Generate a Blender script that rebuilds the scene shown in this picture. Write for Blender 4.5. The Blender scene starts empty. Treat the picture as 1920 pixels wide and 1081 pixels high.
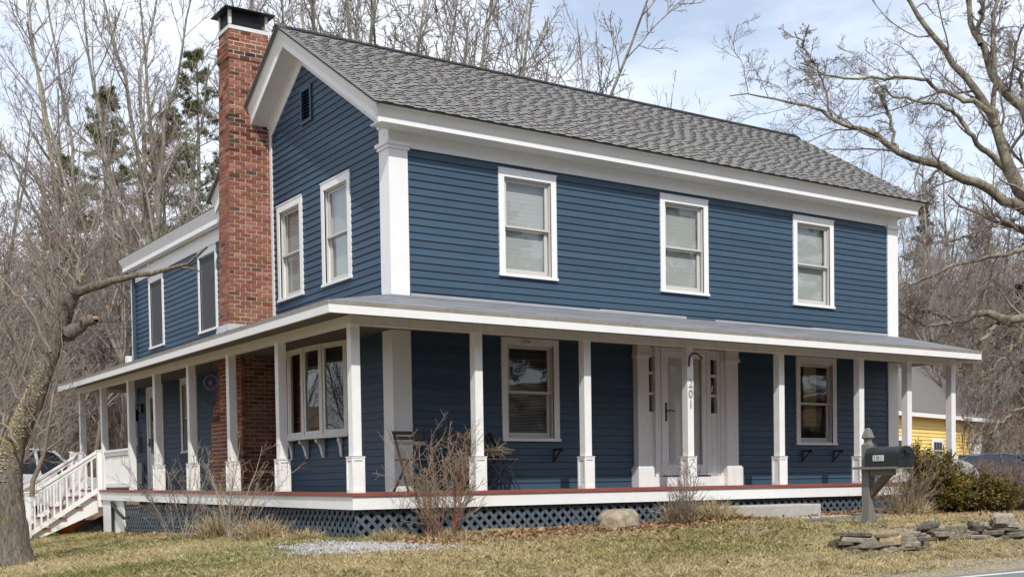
import bpy, math, random
import numpy as np
from mathutils import Vector, Matrix

scene = bpy.context.scene
COL = scene.collection
R = math.radians

# ------------------------------------------------------------------ camera
CAM = np.array([-8.479, -15.804, 0.081])
F_PX, PY = 2225.4, 975.7
_yaw, _pit, _rol = R(-33.7752), R(-1.82197), R(-0.89781)
_fw = np.array([math.sin(-_yaw) * math.cos(_pit), math.cos(_yaw) * math.cos(_pit), math.sin(_pit)])
_r0 = np.array([math.cos(_yaw), math.sin(_yaw), 0.0]); _u0 = np.cross(_r0, _fw)
_c, _s = math.cos(_rol), math.sin(_rol)
_rt = _c * _r0 + _s * _u0; _up = -_s * _r0 + _c * _u0
cam = bpy.data.cameras.new('camera'); co = bpy.data.objects.new('camera', cam); COL.objects.link(co)
M = Matrix.Identity(4)
for i in range(3):
    M[i][0] = _rt[i]; M[i][1] = _up[i]; M[i][2] = -_fw[i]; M[i][3] = CAM[i]
co.matrix_world = M
cam.sensor_width = 36.0; cam.lens = F_PX / 1920 * 36.0
cam.shift_x = 0.0; cam.shift_y = (PY - 540.5) / 1920
cam.clip_start = 0.1; cam.clip_end = 3000
scene.camera = co

def at(u, v, d):
    """world point d metres deep along the sight line through photo pixel (u, v)"""
    return CAM + d * (_fw + _rt * (u - 960) / F_PX + _up * (PY - v) / F_PX)

# ------------------------------------------------------------------ materials
def new_mat(name):
    m = bpy.data.materials.new(name); m.use_nodes = True
    nt = m.node_tree; b = nt.nodes['Principled BSDF']
    return m, nt, b

def ramp(nt, pts):
    n = nt.nodes.new('ShaderNodeValToRGB'); e = n.color_ramp.elements
    while len(e) < len(pts): e.new(0.5)
    for k, (p, c) in enumerate(pts):
        e[k].position = p; e[k].color = (c[0], c[1], c[2], 1)
    return n

def noise(nt, scale, detail=4, rough=0.6, vec=None, dist=0.0):
    n = nt.nodes.new('ShaderNodeTexNoise'); n.inputs['Scale'].default_value = scale
    n.inputs['Detail'].default_value = detail; n.inputs['Roughness'].default_value = rough
    n.inputs['Distortion'].default_value = dist
    if vec is not None: nt.links.new(vec, n.inputs['Vector'])
    return n

def coords(nt, scale=(1, 1, 1), which='Object'):
    t = nt.nodes.new('ShaderNodeTexCoord'); mp = nt.nodes.new('ShaderNodeMapping')
    mp.inputs['Scale'].default_value = scale
    nt.links.new(t.outputs[which], mp.inputs['Vector'])
    return mp.outputs['Vector']

def mixc(nt, a, b, fac, mode='MIX'):
    n = nt.nodes.new('ShaderNodeMix'); n.data_type = 'RGBA'; n.blend_type = mode
    for inp, x in ((n.inputs[6], a), (n.inputs[7], b)):
        if hasattr(x, 'links') or hasattr(x, 'is_linked'): nt.links.new(x, inp)
        else: inp.default_value = (x[0], x[1], x[2], 1)
    if hasattr(fac, 'is_linked'): nt.links.new(fac, n.inputs[0])
    else: n.inputs[0].default_value = fac
    return n.outputs[2]

def attr(nt, name='Col'):
    n = nt.nodes.new('ShaderNodeAttribute'); n.attribute_name = name
    return n

def bump(nt, b, h, strength=0.3, dist=0.01):
    n = nt.nodes.new('ShaderNodeBump'); n.inputs['Strength'].default_value = strength
    n.inputs['Distance'].default_value = dist
    nt.links.new(h, n.inputs['Height']); nt.links.new(n.outputs[0], b.inputs['Normal'])

def paint(name, c, rough=0.5, dirt=0.12, dirtcol=None, sc=(1, 1, 1), grain=0.15, useattr=False, nscale=3.0):
    m, nt, b = new_mat(name)
    v = coords(nt, sc)
    n1 = noise(nt, nscale, 6, 0.65, v)
    dc = dirtcol or tuple(x * 0.72 for x in c)
    rp = ramp(nt, [(0.38, (0, 0, 0)), (0.75, (1, 1, 1))]); nt.links.new(n1.outputs['Fac'], rp.inputs[0])
    mul = nt.nodes.new('ShaderNodeMath'); mul.operation = 'MULTIPLY'; mul.inputs[1].default_value = dirt * 3
    nt.links.new(rp.outputs[0], mul.inputs[0])
    col = mixc(nt, c, dc, mul.outputs[0])
    if useattr: col = mixc(nt, col, attr(nt).outputs['Color'], 1.0, 'MULTIPLY')
    nt.links.new(col, b.inputs['Base Color'])
    b.inputs['Roughness'].default_value = rough
    n2 = noise(nt, 40, 4, 0.7, v)
    bump(nt, b, n2.outputs['Fac'], grain, 0.004)
    return m

def attr_mat(name, rough=0.8, tint=(1, 1, 1), nscale=12.0, var=0.25, bumps=0.4, bdist=0.01, spec=0.3, trans=0.0):
    m, nt, b = new_mat(name)
    v = coords(nt)
    n1 = noise(nt, nscale, 5, 0.65, v)
    rp = ramp(nt, [(0.3, (1 - var,) * 3), (0.7, (1 + var * 0.6,) * 3)]); nt.links.new(n1.outputs['Fac'], rp.inputs[0])
    col = mixc(nt, attr(nt).outputs['Color'], rp.outputs[0], 1.0, 'MULTIPLY')
    col = mixc(nt, col, tint, 1.0, 'MULTIPLY')
    nt.links.new(col, b.inputs['Base Color'])
    b.inputs['Roughness'].default_value = rough
    b.inputs['Specular IOR Level'].default_value = spec
    if bumps: bump(nt, b, n1.outputs['Fac'], bumps, bdist)
    return m

BLUE = paint('blue_paint', (0.029, 0.0655, 0.108), 0.55, 0.2, (0.044, 0.084, 0.128), (.6, .6, 3), 0.25, True, 2.0)
WHITE = paint('white_paint', (0.81, 0.81, 0.80), 0.5, 0.085, (0.62, 0.61, 0.58), (2, 2, 1.2), 0.2)
OLDWHITE = paint('worn_white_paint', (0.82, 0.815, 0.80), 0.6, 0.11, (0.50, 0.47, 0.43), (3, 3, 0.8), 0.4, False, 4.0)
SASHM = paint('sash_paint', (0.56, 0.545, 0.52), 0.45, 0.06)
FLOORM = paint('worn_porch_floor_paint', (0.16, 0.085, 0.072), 0.6, 0.3, (0.20, 0.16, 0.14), (1, 6, 6), 0.3)
RED = paint('red_floor_paint', (0.26, 0.062, 0.045), 0.5, 0.18, (0.30, 0.12, 0.10), (1, 6, 6), 0.3)
LATT = paint('lattice_paint', (0.066, 0.093, 0.125), 0.7, 0.2, (0.13, 0.15, 0.17), (2, 2, 2), 0.4, False, 5.0)
DARKWOOD = paint('dark_stained_wood', (0.055, 0.04, 0.032), 0.7, 0.2, (0.09, 0.07, 0.06), (1, 1, 6), 0.4)
GREYWOOD = paint('weathered_wood', (0.21, 0.195, 0.175), 0.85, 0.25, (0.11, 0.10, 0.09), (9, 9, 0.9), 0.8, False, 5.0)
BLACK = paint('black_metal', (0.012, 0.013, 0.015), 0.45, 0.1, (0.03, 0.03, 0.032))
MAILB = paint('mailbox_enamel', (0.013, 0.015, 0.018), 0.42, 0.12, (0.05, 0.052, 0.055))
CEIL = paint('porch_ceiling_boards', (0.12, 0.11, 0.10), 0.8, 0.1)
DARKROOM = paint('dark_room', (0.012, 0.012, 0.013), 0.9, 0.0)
SHADE = paint('window_shade_cloth', (0.47, 0.49, 0.475), 0.85, 0.10, (0.38, 0.42, 0.41), (1, 1, 8), 0.2)
SLAT = paint('blind_slat', (0.40, 0.39, 0.37), 0.6, 0.05)
SLATD = paint('dark_blind_slat', (0.10, 0.098, 0.093), 0.6, 0.05)
SLAT_DAYLIGHT = paint('daylight_blind_slat', (0.75, 0.60, 0.30), 0.6, 0.1)  # bright tan standing in for daylight seen through a far window
CURTAIN = paint('curtain_cloth', (0.45, 0.44, 0.42), 0.9, 0.1)
SCREEN = paint('dark_insect_screen', (0.06, 0.062, 0.066), 0.7, 0.1)
PLATE = paint('white_number_plate', (0.75, 0.75, 0.73), 0.5, 0.02)
GREYMET = paint('grey_metal', (0.30, 0.31, 0.32), 0.4, 0.1)
GALV = paint('galvanised_flashing', (0.52, 0.53, 0.54), 0.35, 0.15, (0.35, 0.34, 0.33))
GALV.node_tree.nodes['Principled BSDF'].inputs['Metallic'].default_value = 0.35
CAPWHITE = paint('chimney_flashing', (0.66, 0.66, 0.64), 0.6, 0.15, (0.5, 0.47, 0.42))
PROOF = paint('rolled_roofing', (0.105, 0.108, 0.118), 0.6, 0.33, (0.34, 0.35, 0.37), (0.45, 6, 6), 0.9, False, 3.0)
YELLOW = paint('yellow_clapboard_paint', (0.86, 0.62, 0.19), 0.6, 0.08)
BROOF = paint('barn_shingles', (0.135, 0.125, 0.115), 0.9, 0.2, (0.19, 0.18, 0.17), (1, 1, 5), 0.5)
CONC = paint('granite', (0.42, 0.40, 0.37), 0.85, 0.2, (0.26, 0.25, 0.24), (1, 1, 1), 0.9, False, 14.0)
ORANGE = paint('orange_plastic', (0.45, 0.12, 0.02), 0.5, 0.2)
PURPLE = paint('purple_glass_bead', (0.20, 0.10, 0.32), 0.25, 0.1)
CARB = paint('blue_car_paint', (0.035, 0.075, 0.16), 0.25, 0.05)
CARW = paint('white_car_paint', (0.72, 0.73, 0.74), 0.25, 0.05)
TYRE = paint('tyre_rubber', (0.02, 0.02, 0.02), 0.8, 0.1)
ROPE = paint('wire_sheath', (0.02, 0.02, 0.02), 0.6, 0.0)
SHING = attr_mat('asphalt_shingle', 0.92, (1, 1, 1), 60.0, 0.30, 0.5, 0.006, 0.2)
BRICK = attr_mat('brick', 0.9, (1, 1, 1), 45.0, 0.35, 0.7, 0.008, 0.2)
MORTAR = paint('mortar', (0.56, 0.50, 0.43), 0.95, 0.25, (0.30, 0.26, 0.22), (1, 1, 1), 0.8, False, 6.0)
STONE = attr_mat('fieldstone', 0.88, (1, 1, 1), 9.0, 0.45, 0.9, 0.03, 0.3)
LEAF = attr_mat('needle_leaf', 0.6, (1, 1, 1), 3.0, 0.2, 0.0, 0.01, 0.3)
GRASSM = attr_mat('grass_blade', 0.75, (1, 1, 1), 1.5, 0.2, 0.0, 0.01, 0.2)
LITTERM = attr_mat('dry_leaf', 0.8, (1, 1, 1), 5.0, 0.2, 0.0, 0.01, 0.2)
PEBBLE = attr_mat('pebble', 0.85, (1, 1, 1), 30.0, 0.25, 0.3, 0.01, 0.3)

def bark(name, c1, c2, lichen=None, lam=0.0, sc=(6, 6, 1.6), bs=0.8):
    m, nt, b = new_mat(name)
    v = coords(nt, sc)
    n1 = noise(nt, 3.0, 7, 0.7, v)
    rp = ramp(nt, [(0.35, c1), (0.66, c2)]); nt.links.new(n1.outputs['Fac'], rp.inputs[0])
    col = rp.outputs[0]
    if lichen:
        v2 = coords(nt)
        n2 = noise(nt, 3.6, 5, 0.7, v2)
        r2 = ramp(nt, [(0.56 - lam * 0.2, (0, 0, 0)), (0.66 - lam * 0.2, (1, 1, 1))]); nt.links.new(n2.outputs['Fac'], r2.inputs[0])
        col = mixc(nt, col, lichen, r2.outputs[0])
    nt.links.new(col, b.inputs['Base Color'])
    b.inputs['Roughness'].default_value = 0.92
    b.inputs['Specular IOR Level'].default_value = 0.15
    if bs: bump(nt, b, n1.outputs['Fac'], bs, 0.03)
    return m

BK_GREY = bark('grey_bark', (0.12, 0.10, 0.085), (0.27, 0.24, 0.20), (0.28, 0.29, 0.17), 0.15)
BK_TAN = bark('tan_bark', (0.20, 0.175, 0.145), (0.40, 0.36, 0.29), (0.34, 0.34, 0.22), 0.4)
BK_MAPLE = bark('maple_bark', (0.125, 0.108, 0.09), (0.29, 0.26, 0.215), (0.31, 0.31, 0.22), 0.25)
BK_OAK = bark('oak_bark', (0.10, 0.085, 0.07), (0.26, 0.22, 0.17), (0.27, 0.26, 0.18), 0.35, (5, 5, 5))
BK_APPLE = bark('old_apple_bark', (0.075, 0.06, 0.05), (0.25, 0.215, 0.18), (0.25, 0.22, 0.09), 0.0, (11, 11, 3), 1.0)
TW_GREY = bark('grey_twig', (0.215, 0.185, 0.16), (0.34, 0.30, 0.26), None, 0, (1, 1, 1), 0)
TW_BROWN = bark('brown_twig', (0.165, 0.135, 0.11), (0.29, 0.24, 0.20), None, 0, (1, 1, 1), 0)
TW_RED = bark('red_twig', (0.20, 0.075, 0.05), (0.30, 0.15, 0.10), None, 0, (1, 1, 1), 0)
TW_TAN = bark('tan_twig', (0.22, 0.17, 0.12), (0.36, 0.29, 0.21), None, 0, (1, 1, 1), 0)
TW_RUSS = bark('russet_twig', (0.17, 0.115, 0.09), (0.30, 0.225, 0.18), None, 0, (1, 1, 1), 0)

def screen_mat():
    m = bpy.data.materials.new('insect_mesh'); m.use_nodes = True; nt = m.node_tree; b = nt.nodes['Principled BSDF']
    b.inputs['Base Color'].default_value = (.085, .088, .092, 1); b.inputs['Roughness'].default_value = .8; b.inputs['Alpha'].default_value = .72
    return m
SCREENT = screen_mat()

def glass_mat(name, refl=1.0, tint=(1, 1, 1)):
    m = bpy.data.materials.new(name); m.use_nodes = True; nt = m.node_tree; nt.nodes.clear()
    o = nt.nodes.new('ShaderNodeOutputMaterial'); mx = nt.nodes.new('ShaderNodeMixShader')
    tr = nt.nodes.new('ShaderNodeBsdfTransparent'); tr.inputs[0].default_value = (*tint, 1)
    gl = nt.nodes.new('ShaderNodeBsdfGlossy'); gl.inputs['Roughness'].default_value = 0.02
    lw = nt.nodes.new('ShaderNodeLayerWeight'); lw.inputs[0].default_value = 0.5
    pw = nt.nodes.new('ShaderNodeMath'); pw.operation = 'POWER'; pw.inputs[1].default_value = 3.2; nt.links.new(lw.outputs['Facing'], pw.inputs[0])
    fr = nt.nodes.new('ShaderNodeMath'); fr.operation = 'MULTIPLY_ADD'; fr.inputs[1].default_value = 0.6; fr.inputs[2].default_value = 0.07; nt.links.new(pw.outputs[0], fr.inputs[0])
    n = noise(nt, 1.2, 2, 0.5, coords(nt)); bp = nt.nodes.new('ShaderNodeBump'); bp.inputs['Strength'].default_value = 0.08; bp.inputs['Distance'].default_value = 0.05
    nt.links.new(n.outputs['Fac'], bp.inputs['Height']); nt.links.new(bp.outputs[0], gl.inputs['Normal'])
    ml = nt.nodes.new('ShaderNodeMath'); ml.operation = 'MULTIPLY'; ml.inputs[1].default_value = refl; ml.use_clamp = True
    nt.links.new(fr.outputs[0], ml.inputs[0]); nt.links.new(ml.outputs[0], mx.inputs[0])
    nt.links.new(tr.outputs[0], mx.inputs[1]); nt.links.new(gl.outputs[0], mx.inputs[2]); nt.links.new(mx.outputs[0], o.inputs[0])
    return m
GLASS = glass_mat('window_glass', 1.3, (0.88, 0.9, 0.89))
CARGLASS = paint('car_glass', (0.03, 0.035, 0.045), 0.08, 0.0)

# ------------------------------------------------------------------ mesh helpers
def mesh_np(name, V, Fq, cols=None, tri=False, smooth=False):
    """fast mesh from arrays: V (n,3), Fq (m,k), cols per face (m,3)"""
    V = np.asarray(V, np.float32); Fq = np.asarray(Fq, np.int32); k = Fq.shape[1]; m_ = len(Fq)
    me = bpy.data.meshes.new(name)
    me.vertices.add(len(V)); me.vertices.foreach_set('co', V.ravel())
    me.loops.add(m_ * k); me.loops.foreach_set('vertex_index', Fq.ravel())
    me.polygons.add(m_); me.polygons.foreach_set('loop_start', np.arange(0, m_ * k, k, dtype=np.int32))
    try: me.polygons.foreach_set('loop_total', np.full(m_, k, np.int32))
    except Exception: pass
    if smooth: me.polygons.foreach_set('use_smooth', np.ones(m_, bool))
    me.update(calc_edges=True)
    if cols is not None:
        a = me.attributes.new('Col', 'FLOAT_COLOR', 'CORNER')
        c = np.ones((m_, k, 4), np.float32); c[:, :, :3] = np.asarray(cols, np.float32)[:, None, :]
        a.data.foreach_set('color', c.ravel())
    return me

class MB:
    def __init__(s): s.v = []; s.f = []; s.c = []
    def face(s, pts, col=(1, 1, 1)):
        b = len(s.v); s.v += [tuple(p) for p in pts]; s.f.append(tuple(range(b, b + len(pts)))); s.c.append(col)
    def box(s, x0, x1, y0, y1, z0, z1, col=(1, 1, 1)):
        s.hexa([(x0, y0, z0), (x1, y0, z0), (x1, y1, z0), (x0, y1, z0), (x0, y0, z1), (x1, y0, z1), (x1, y1, z1), (x0, y1, z1)], col)
    def hexa(s, p, col=(1, 1, 1)):
        b = len(s.v); s.v += [tuple(q) for q in p]
        for f in ((0, 3, 2, 1), (4, 5, 6, 7), (0, 1, 5, 4), (1, 2, 6, 5), (2, 3, 7, 6), (3, 0, 4, 7)):
            s.f.append(tuple(b + i for i in f)); s.c.append(col)
    def beam(s, a, b, w, h, up=(0, 0, 1), col=(1, 1, 1)):
        a = np.array(a, float); b = np.array(b, float); d = b - a; d = d / np.linalg.norm(d)
        sx = np.cross(d, up); n = np.linalg.norm(sx)
        if n < 1e-6: sx = np.array([1., 0, 0])
        else: sx = sx / n
        uy = np.cross(sx, d); p = []
        for q in (a, b):
            for i, j in ((-1, -1), (1, -1), (1, 1), (-1, 1)): p.append(q + sx * i * w / 2 + uy * j * h / 2)
        s.hexa(p, col)
    def prism(s, poly, vec, col=(1, 1, 1)):
        n = len(poly); b = len(s.v); vec = np.array(vec, float)
        s.v += [tuple(q) for q in poly] + [tuple(np.array(q, float) + vec) for q in poly]
        s.f.append(tuple(range(b, b + n))[::-1]); s.c.append(col); s.f.append(tuple(range(b + n, b + 2 * n))); s.c.append(col)
        for i in range(n):
            j = (i + 1) % n; s.f.append((b + i, b + j, b + n + j, b + n + i)); s.c.append(col)
    def tube(s, pts, r, sides=6, col=(1, 1, 1), caps=True):
        P = np.array(pts, float); rr = r if hasattr(r, '__len__') else [r] * len(P)
        T = np.gradient(P, axis=0); T /= np.linalg.norm(T, axis=1)[:, None] + 1e-9
        mt = T.mean(0); ref = np.eye(3)[np.argmin(abs(mt))]
        b = len(s.v)
        for p, t, q in zip(P, T, rr):
            n1 = np.cross(t, ref); n1 /= np.linalg.norm(n1) + 1e-9; n2 = np.cross(t, n1)
            for k in range(sides):
                a = 2 * math.pi * k / sides; s.v.append(tuple(p + q * (math.cos(a) * n1 + math.sin(a) * n2)))
        for i in range(len(P) - 1):
            for k in range(sides):
                j = (k + 1) % sides
                s.f.append((b + i * sides + k, b + i * sides + j, b + (i + 1) * sides + j, b + (i + 1) * sides + k)); s.c.append(col)
        if caps:
            s.f.append(tuple(b + k for k in range(sides))[::-1]); s.c.append(col)
            e = b + (len(P) - 1) * sides; s.f.append(tuple(e + k for k in range(sides))); s.c.append(col)
    def lathe(s, prof, c=(0, 0, 0), n=16, col=(1, 1, 1)):
        s.tube([(c[0], c[1], c[2] + z) for r_, z in prof], [r_ for r_, z in prof], n, col)
    def build(s, name, mat, parent=None, loc=(0, 0, 0), smooth=False, bevel=0.0, rot=0.0):
        me = bpy.data.meshes.new(name); me.from_pydata(s.v, [], s.f)
        a = me.attributes.new('Col', 'FLOAT_COLOR', 'CORNER'); arr = []
        for f, c in zip(s.f, s.c): arr += [c[0], c[1], c[2], 1.0] * len(f)
        a.data.foreach_set('color', arr)
        if smooth:
            me.polygons.foreach_set('use_smooth', [True] * len(me.polygons))
        me.materials.append(mat); me.update()
        o = bpy.data.objects.new(name, me); COL.objects.link(o)
        if parent: o.parent = parent
        o.location = loc; o.rotation_euler = (0, 0, rot)
        if bevel:
            md = o.modifiers.new('bevel', 'BEVEL'); md.width = bevel; md.segments = 2; md.limit_method = 'ANGLE'
        return o

def put(name, me, mat, parent=None, loc=(0, 0, 0)):
    me.materials.append(mat); o = bpy.data.objects.new(name, me); COL.objects.link(o)
    if parent: o.parent = parent
    o.location = loc
    return o

def tag(o, label=None, cat=None, group=None, kind=None):
    if label: o['label'] = label
    if cat: o['category'] = cat
    if group: o['group'] = group
    if kind: o['kind'] = kind
    return o

def empty(name, loc=(0, 0, 0), parent=None, rot=0.0):
    o = bpy.data.objects.new(name, None); COL.objects.link(o); o.location = loc; o.rotation_euler = (0, 0, rot)
    o.empty_display_size = 0.1
    if parent: o.parent = parent
    return o

def dup(o, parent=None):
    c = o.copy(); COL.objects.link(c)
    c.parent = parent
    for ch in list(o.children): dup(ch, c)
    return c

# ------------------------------------------------------------------ light, sky
SUN = Vector((-0.42, -1.0, 1.15)).normalized()
sd = bpy.data.lights.new('sun', 'SUN'); sd.energy = 2.95; sd.angle = R(0.6); sd.color = (1.0, 0.955, 0.89)
so = bpy.data.objects.new('sun', sd); COL.objects.link(so); so.location = (-10, -30, 40)
so.rotation_euler = SUN.to_track_quat('Z', 'Y').to_euler()
w = bpy.data.worlds.new('World'); scene.world = w; w.use_nodes = True
nt = w.node_tree; bg = nt.nodes['Background']
sky = nt.nodes.new('ShaderNodeTexSky'); sky.sky_type = 'NISHITA'; sky.sun_disc = False
sky.sun_elevation = math.asin(SUN.z); sky.sun_rotation = math.atan2(SUN.x, SUN.y)
sky.air_density = 1.0; sky.dust_density = 0.6; sky.ozone_density = 2.0
tc = nt.nodes.new('ShaderNodeTexCoord'); mp = nt.nodes.new('ShaderNodeMapping'); mp.inputs['Scale'].default_value = (1.0, 1.0, 2.4)
mp.inputs['Location'].default_value = (0.35, 0.1, 0.2)
nt.links.new(tc.outputs['Generated'], mp.inputs['Vector'])
cn = noise(nt, 2.6, 7, 0.55, mp.outputs['Vector'], 0.3)
cr = ramp(nt, [(0.38, (0.30,) * 3), (0.62, (0.93,) * 3)]); nt.links.new(cn.outputs['Fac'], cr.inputs[0])
cl = mixc(nt, sky.outputs[0], (8.8, 9.3, 10.2), cr.outputs[0])
nt.links.new(cl, bg.inputs['Color']); bg.inputs['Strength'].default_value = 0.112
scene.view_settings.view_transform = 'Standard'; scene.view_settings.look = 'None'
scene.view_settings.exposure = 0.38; scene.view_settings.gamma = 1.0
scene.cycles.max_bounces = 6; scene.cycles.transparent_max_bounces = 12; scene.cycles.caustics_reflective = False
scene.cycles.caustics_refractive = False

# ------------------------------------------------------------------ terrain
def smooth(a, b, x):
    t = np.clip((x - a) / (b - a), 0, 1); return t * t * (3 - 2 * t)

WALLP = np.array([(2.9, -5.0), (3.45, -5.42), (3.85, -5.78), (4.3, -5.95), (4.72, -5.8), (4.98, -5.42), (5.4, -5.3), (6.3, -5.35), (7.0, -5.9), (8.2, -6.6), (12.0, -8.0)])
def wall_y(x): return np.interp(x, WALLP[:, 0], WALLP[:, 1])

def H(x, y, rough=True):
    x = np.asarray(x, float); y = np.asarray(y, float)
    h = -0.62 + 0.012 * np.clip(x, -2, 14) - 0.022 * np.clip(y, 0, 14) * smooth(1.0, -1.0, x) - 0.08 * np.clip(-2 - x, 0, 8)
    h = h - 0.075 * np.clip(-1.6 - y, 0, 5.9)
    # raised bed behind the dry stone wall
    t = smooth(3.4, 3.95, x) * smooth(-0.02, 0.10, y - wall_y(x)) * smooth(-0.9, -2.2, y + 0 * x)
    h = h + t * np.maximum(0, -0.575 - h)
    # flatten to the road
    rd = smooth(-7.0, -7.45, y); h = h * (1 - rd) + rd * -1.035
    h = h + 9.0 * smooth(-20, -60, y)  # unseen rise behind the viewer, added to block low sky light
    # ground falls and rises behind the house
    back = smooth(14, 40, y); h = h + back * 0.55
    cx = x - CAM[0]; cy = y - CAM[1]; dist = cx * _fw[0] + cy * _fw[1]; lat = (cx * _rt[0] + cy * _rt[1]) / np.maximum(dist, 5)
    hill = np.clip(dist - 34, 0, 90)
    h = h + hill * (0.19 * smooth(-0.10, -0.33, lat) + 0.02 + 0.11 * smooth(0.20, 0.36, lat) * smooth(62, 75, dist)) * smooth(34, 50, dist)
    if rough:
        n = 0.012 * np.sin(x * 2.1 + 1.3 * np.sin(y * 1.7)) * np.sin(y * 2.7 + x) + 0.008 * np.sin(x * 6.3 + y * 4.1) * np.sin(y * 7.7 - x * 3)
        h = h + n * smooth(-7.3, -6.8, y)
    return h

def axis(a, b, step, lo, hi, g=1.18):
    mid = list(np.arange(a, b, step)); s_ = step; l = []; p = a
    while p > lo: s_ *= g; p -= s_; l.append(p)
    s_ = step; r_ = []; p = mid[-1]
    while p < hi: s_ *= g; p += s_; r_.append(p)
    return np.array(l[::-1] + mid + r_)
gx = axis(-9, 13, 0.11, -400, 500); gy = axis(-8.0, 15, 0.11, -400, 500)
X, Y = np.meshgrid(gx, gy); Z = H(X, Y)
nx, ny = len(gx), len(gy)
V = np.stack([X.ravel(), Y.ravel(), Z.ravel()], 1)
idx = np.arange(nx * ny).reshape(ny, nx)
Fq = np.stack([idx[:-1, :-1].ravel(), idx[:-1, 1:].ravel(), idx[1:, 1:].ravel(), idx[1:, :-1].ravel()], 1)
fx = V[Fq, 0].mean(1); fy = V[Fq, 1].mean(1)
rngG = np.random.default_rng(5)
def patch(x, y, s=1.0):
    return 0.5 + 0.25 * (np.sin(x * 1.3 * s + 2.0 * np.sin(y * 0.9 * s)) + np.sin(y * 1.9 * s + 1.5 * np.sin(x * 0.7 * s + 1)))
litter = np.clip(smooth(13.5, 18, fy) + smooth(13, 17, fx) + smooth(-9, -13, fx), 0, 1)
bed = smooth(-2.9, -2.0, fy) * smooth(0.8, 2.0, fx) * smooth(9.5, 8.5, fx) * smooth(0.5, -1, fy)
dirt = np.clip(.75 * smooth(.62, .8, patch(fx * 1.1 + 5, fy * 1.6)) * smooth(-2.4, -4.0, fy) + smooth(-6.6, -7.3, fy) * 0.7 + 0.8 * smooth(2.5, 4.5, fx) * smooth(-4.9, -6.2, fy), 0, 1)
zone = np.stack([np.clip(litter + bed, 0, 1), dirt, patch(fx, fy)], 1)
gm, nt, b = new_mat('ground_cover')
v = coords(nt)
a = attr(nt); sp = nt.nodes.new('ShaderNodeSeparateColor'); nt.links.new(a.outputs['Color'], sp.inputs[0])
nA = noise(nt, 0.9, 6, 0.65, v); nB = noise(nt, 14, 6, 0.75, v); nC = noise(nt, 3.0, 5, 0.7, v)
rA = ramp(nt, [(0.30, (0.19, 0.17, 0.07)), (0.48, (0.30, 0.25, 0.13)), (0.68, (0.40, 0.33, 0.20))])
ad = nt.nodes.new('ShaderNodeMath'); ad.operation = 'MULTIPLY_ADD'; ad.inputs[1].default_value = 0.45
nt.links.new(nB.outputs['Fac'], ad.inputs[0]); md = nt.nodes.new('ShaderNodeMath'); md.operation = 'MULTIPLY'; md.inputs[1].default_value = 0.55
nt.links.new(nA.outputs['Fac'], md.inputs[0]); nt.links.new(md.outputs[0], ad.inputs[2]); nt.links.new(ad.outputs[0], rA.inputs[0])
rL = ramp(nt, [(0.32, (0.10, 0.065, 0.042)), (0.5, (0.21, 0.145, 0.095)), (0.70, (0.34, 0.25, 0.165))]); nt.links.new(nB.outputs['Fac'], rL.inputs[0])
rD = ramp(nt, [(0.32, (0.20, 0.165, 0.115)), (0.5, (0.32, 0.26, 0.18)), (0.70, (0.42, 0.37, 0.29))]); nt.links.new(nB.outputs['Fac'], rD.inputs[0])
c1 = mixc(nt, rA.outputs[0], rD.outputs[0], sp.outputs[1]); c2 = mixc(nt, c1, rL.outputs[0], sp.outputs[0])
nt.links.new(c2, b.inputs['Base Color']); b.inputs['Roughness'].default_value = 0.95; b.inputs['Specular IOR Level'].default_value = 0.1
bump(nt, b, nB.outputs['Fac'], 0.9, 0.03)
g = put('ground', mesh_np('ground', V, Fq, zone), gm); g['kind'] = 'structure'

# road with a white edge line
am, nt, b = new_mat('asphalt'); v = coords(nt)
n1 = noise(nt, 120, 3, 0.7, v); n2 = noise(nt, 0.8, 5, 0.6, v)
r1 = ramp(nt, [(0.3, (0.12, 0.12, 0.125)), (0.7, (0.22, 0.22, 0.225))]); nt.links.new(n1.outputs['Fac'], r1.inputs[0])
nt.links.new(r1.outputs[0], b.inputs['Base Color']); b.inputs['Roughness'].default_value = 0.9; bump(nt, b, n1.outputs['Fac'], 0.5, 0.005)
m = MB(); xs = np.linspace(-120, 200, 641); rr = random.Random(3); prev = None
for i in range(len(xs) - 1):
    e0 = prev if prev is not None else -7.45; e1 = -7.47 + rr.uniform(-0.05, 0.05); prev = e1
    m.face([(xs[i], -14.6, -1.028), (xs[i + 1], -14.6, -1.028), (xs[i + 1], e1, -1.028), (xs[i], e0, -1.028)])
o = m.build('road', am); o['kind'] = 'structure'
m = MB(); m.face([(-120, -7.82, -1.024), (200, -7.82, -1.024), (200, -7.70, -1.024), (-120, -7.70, -1.024)])
o = m.build('road_edge_line', paint('road_line_paint', (0.62, 0.62, 0.60), 0.8, 0.25, (0.35, 0.35, 0.35), (1, 1, 1), 0.3, False, 8.0)); o['kind'] = 'structure'

# ------------------------------------------------------------------ house
L, W = 11.57, 6.05
rng = random.Random(11)
house = empty('house', (0, 0, 0))
tag(house, 'two storey blue clapboard house with white trim and a wraparound porch', 'house')

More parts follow.
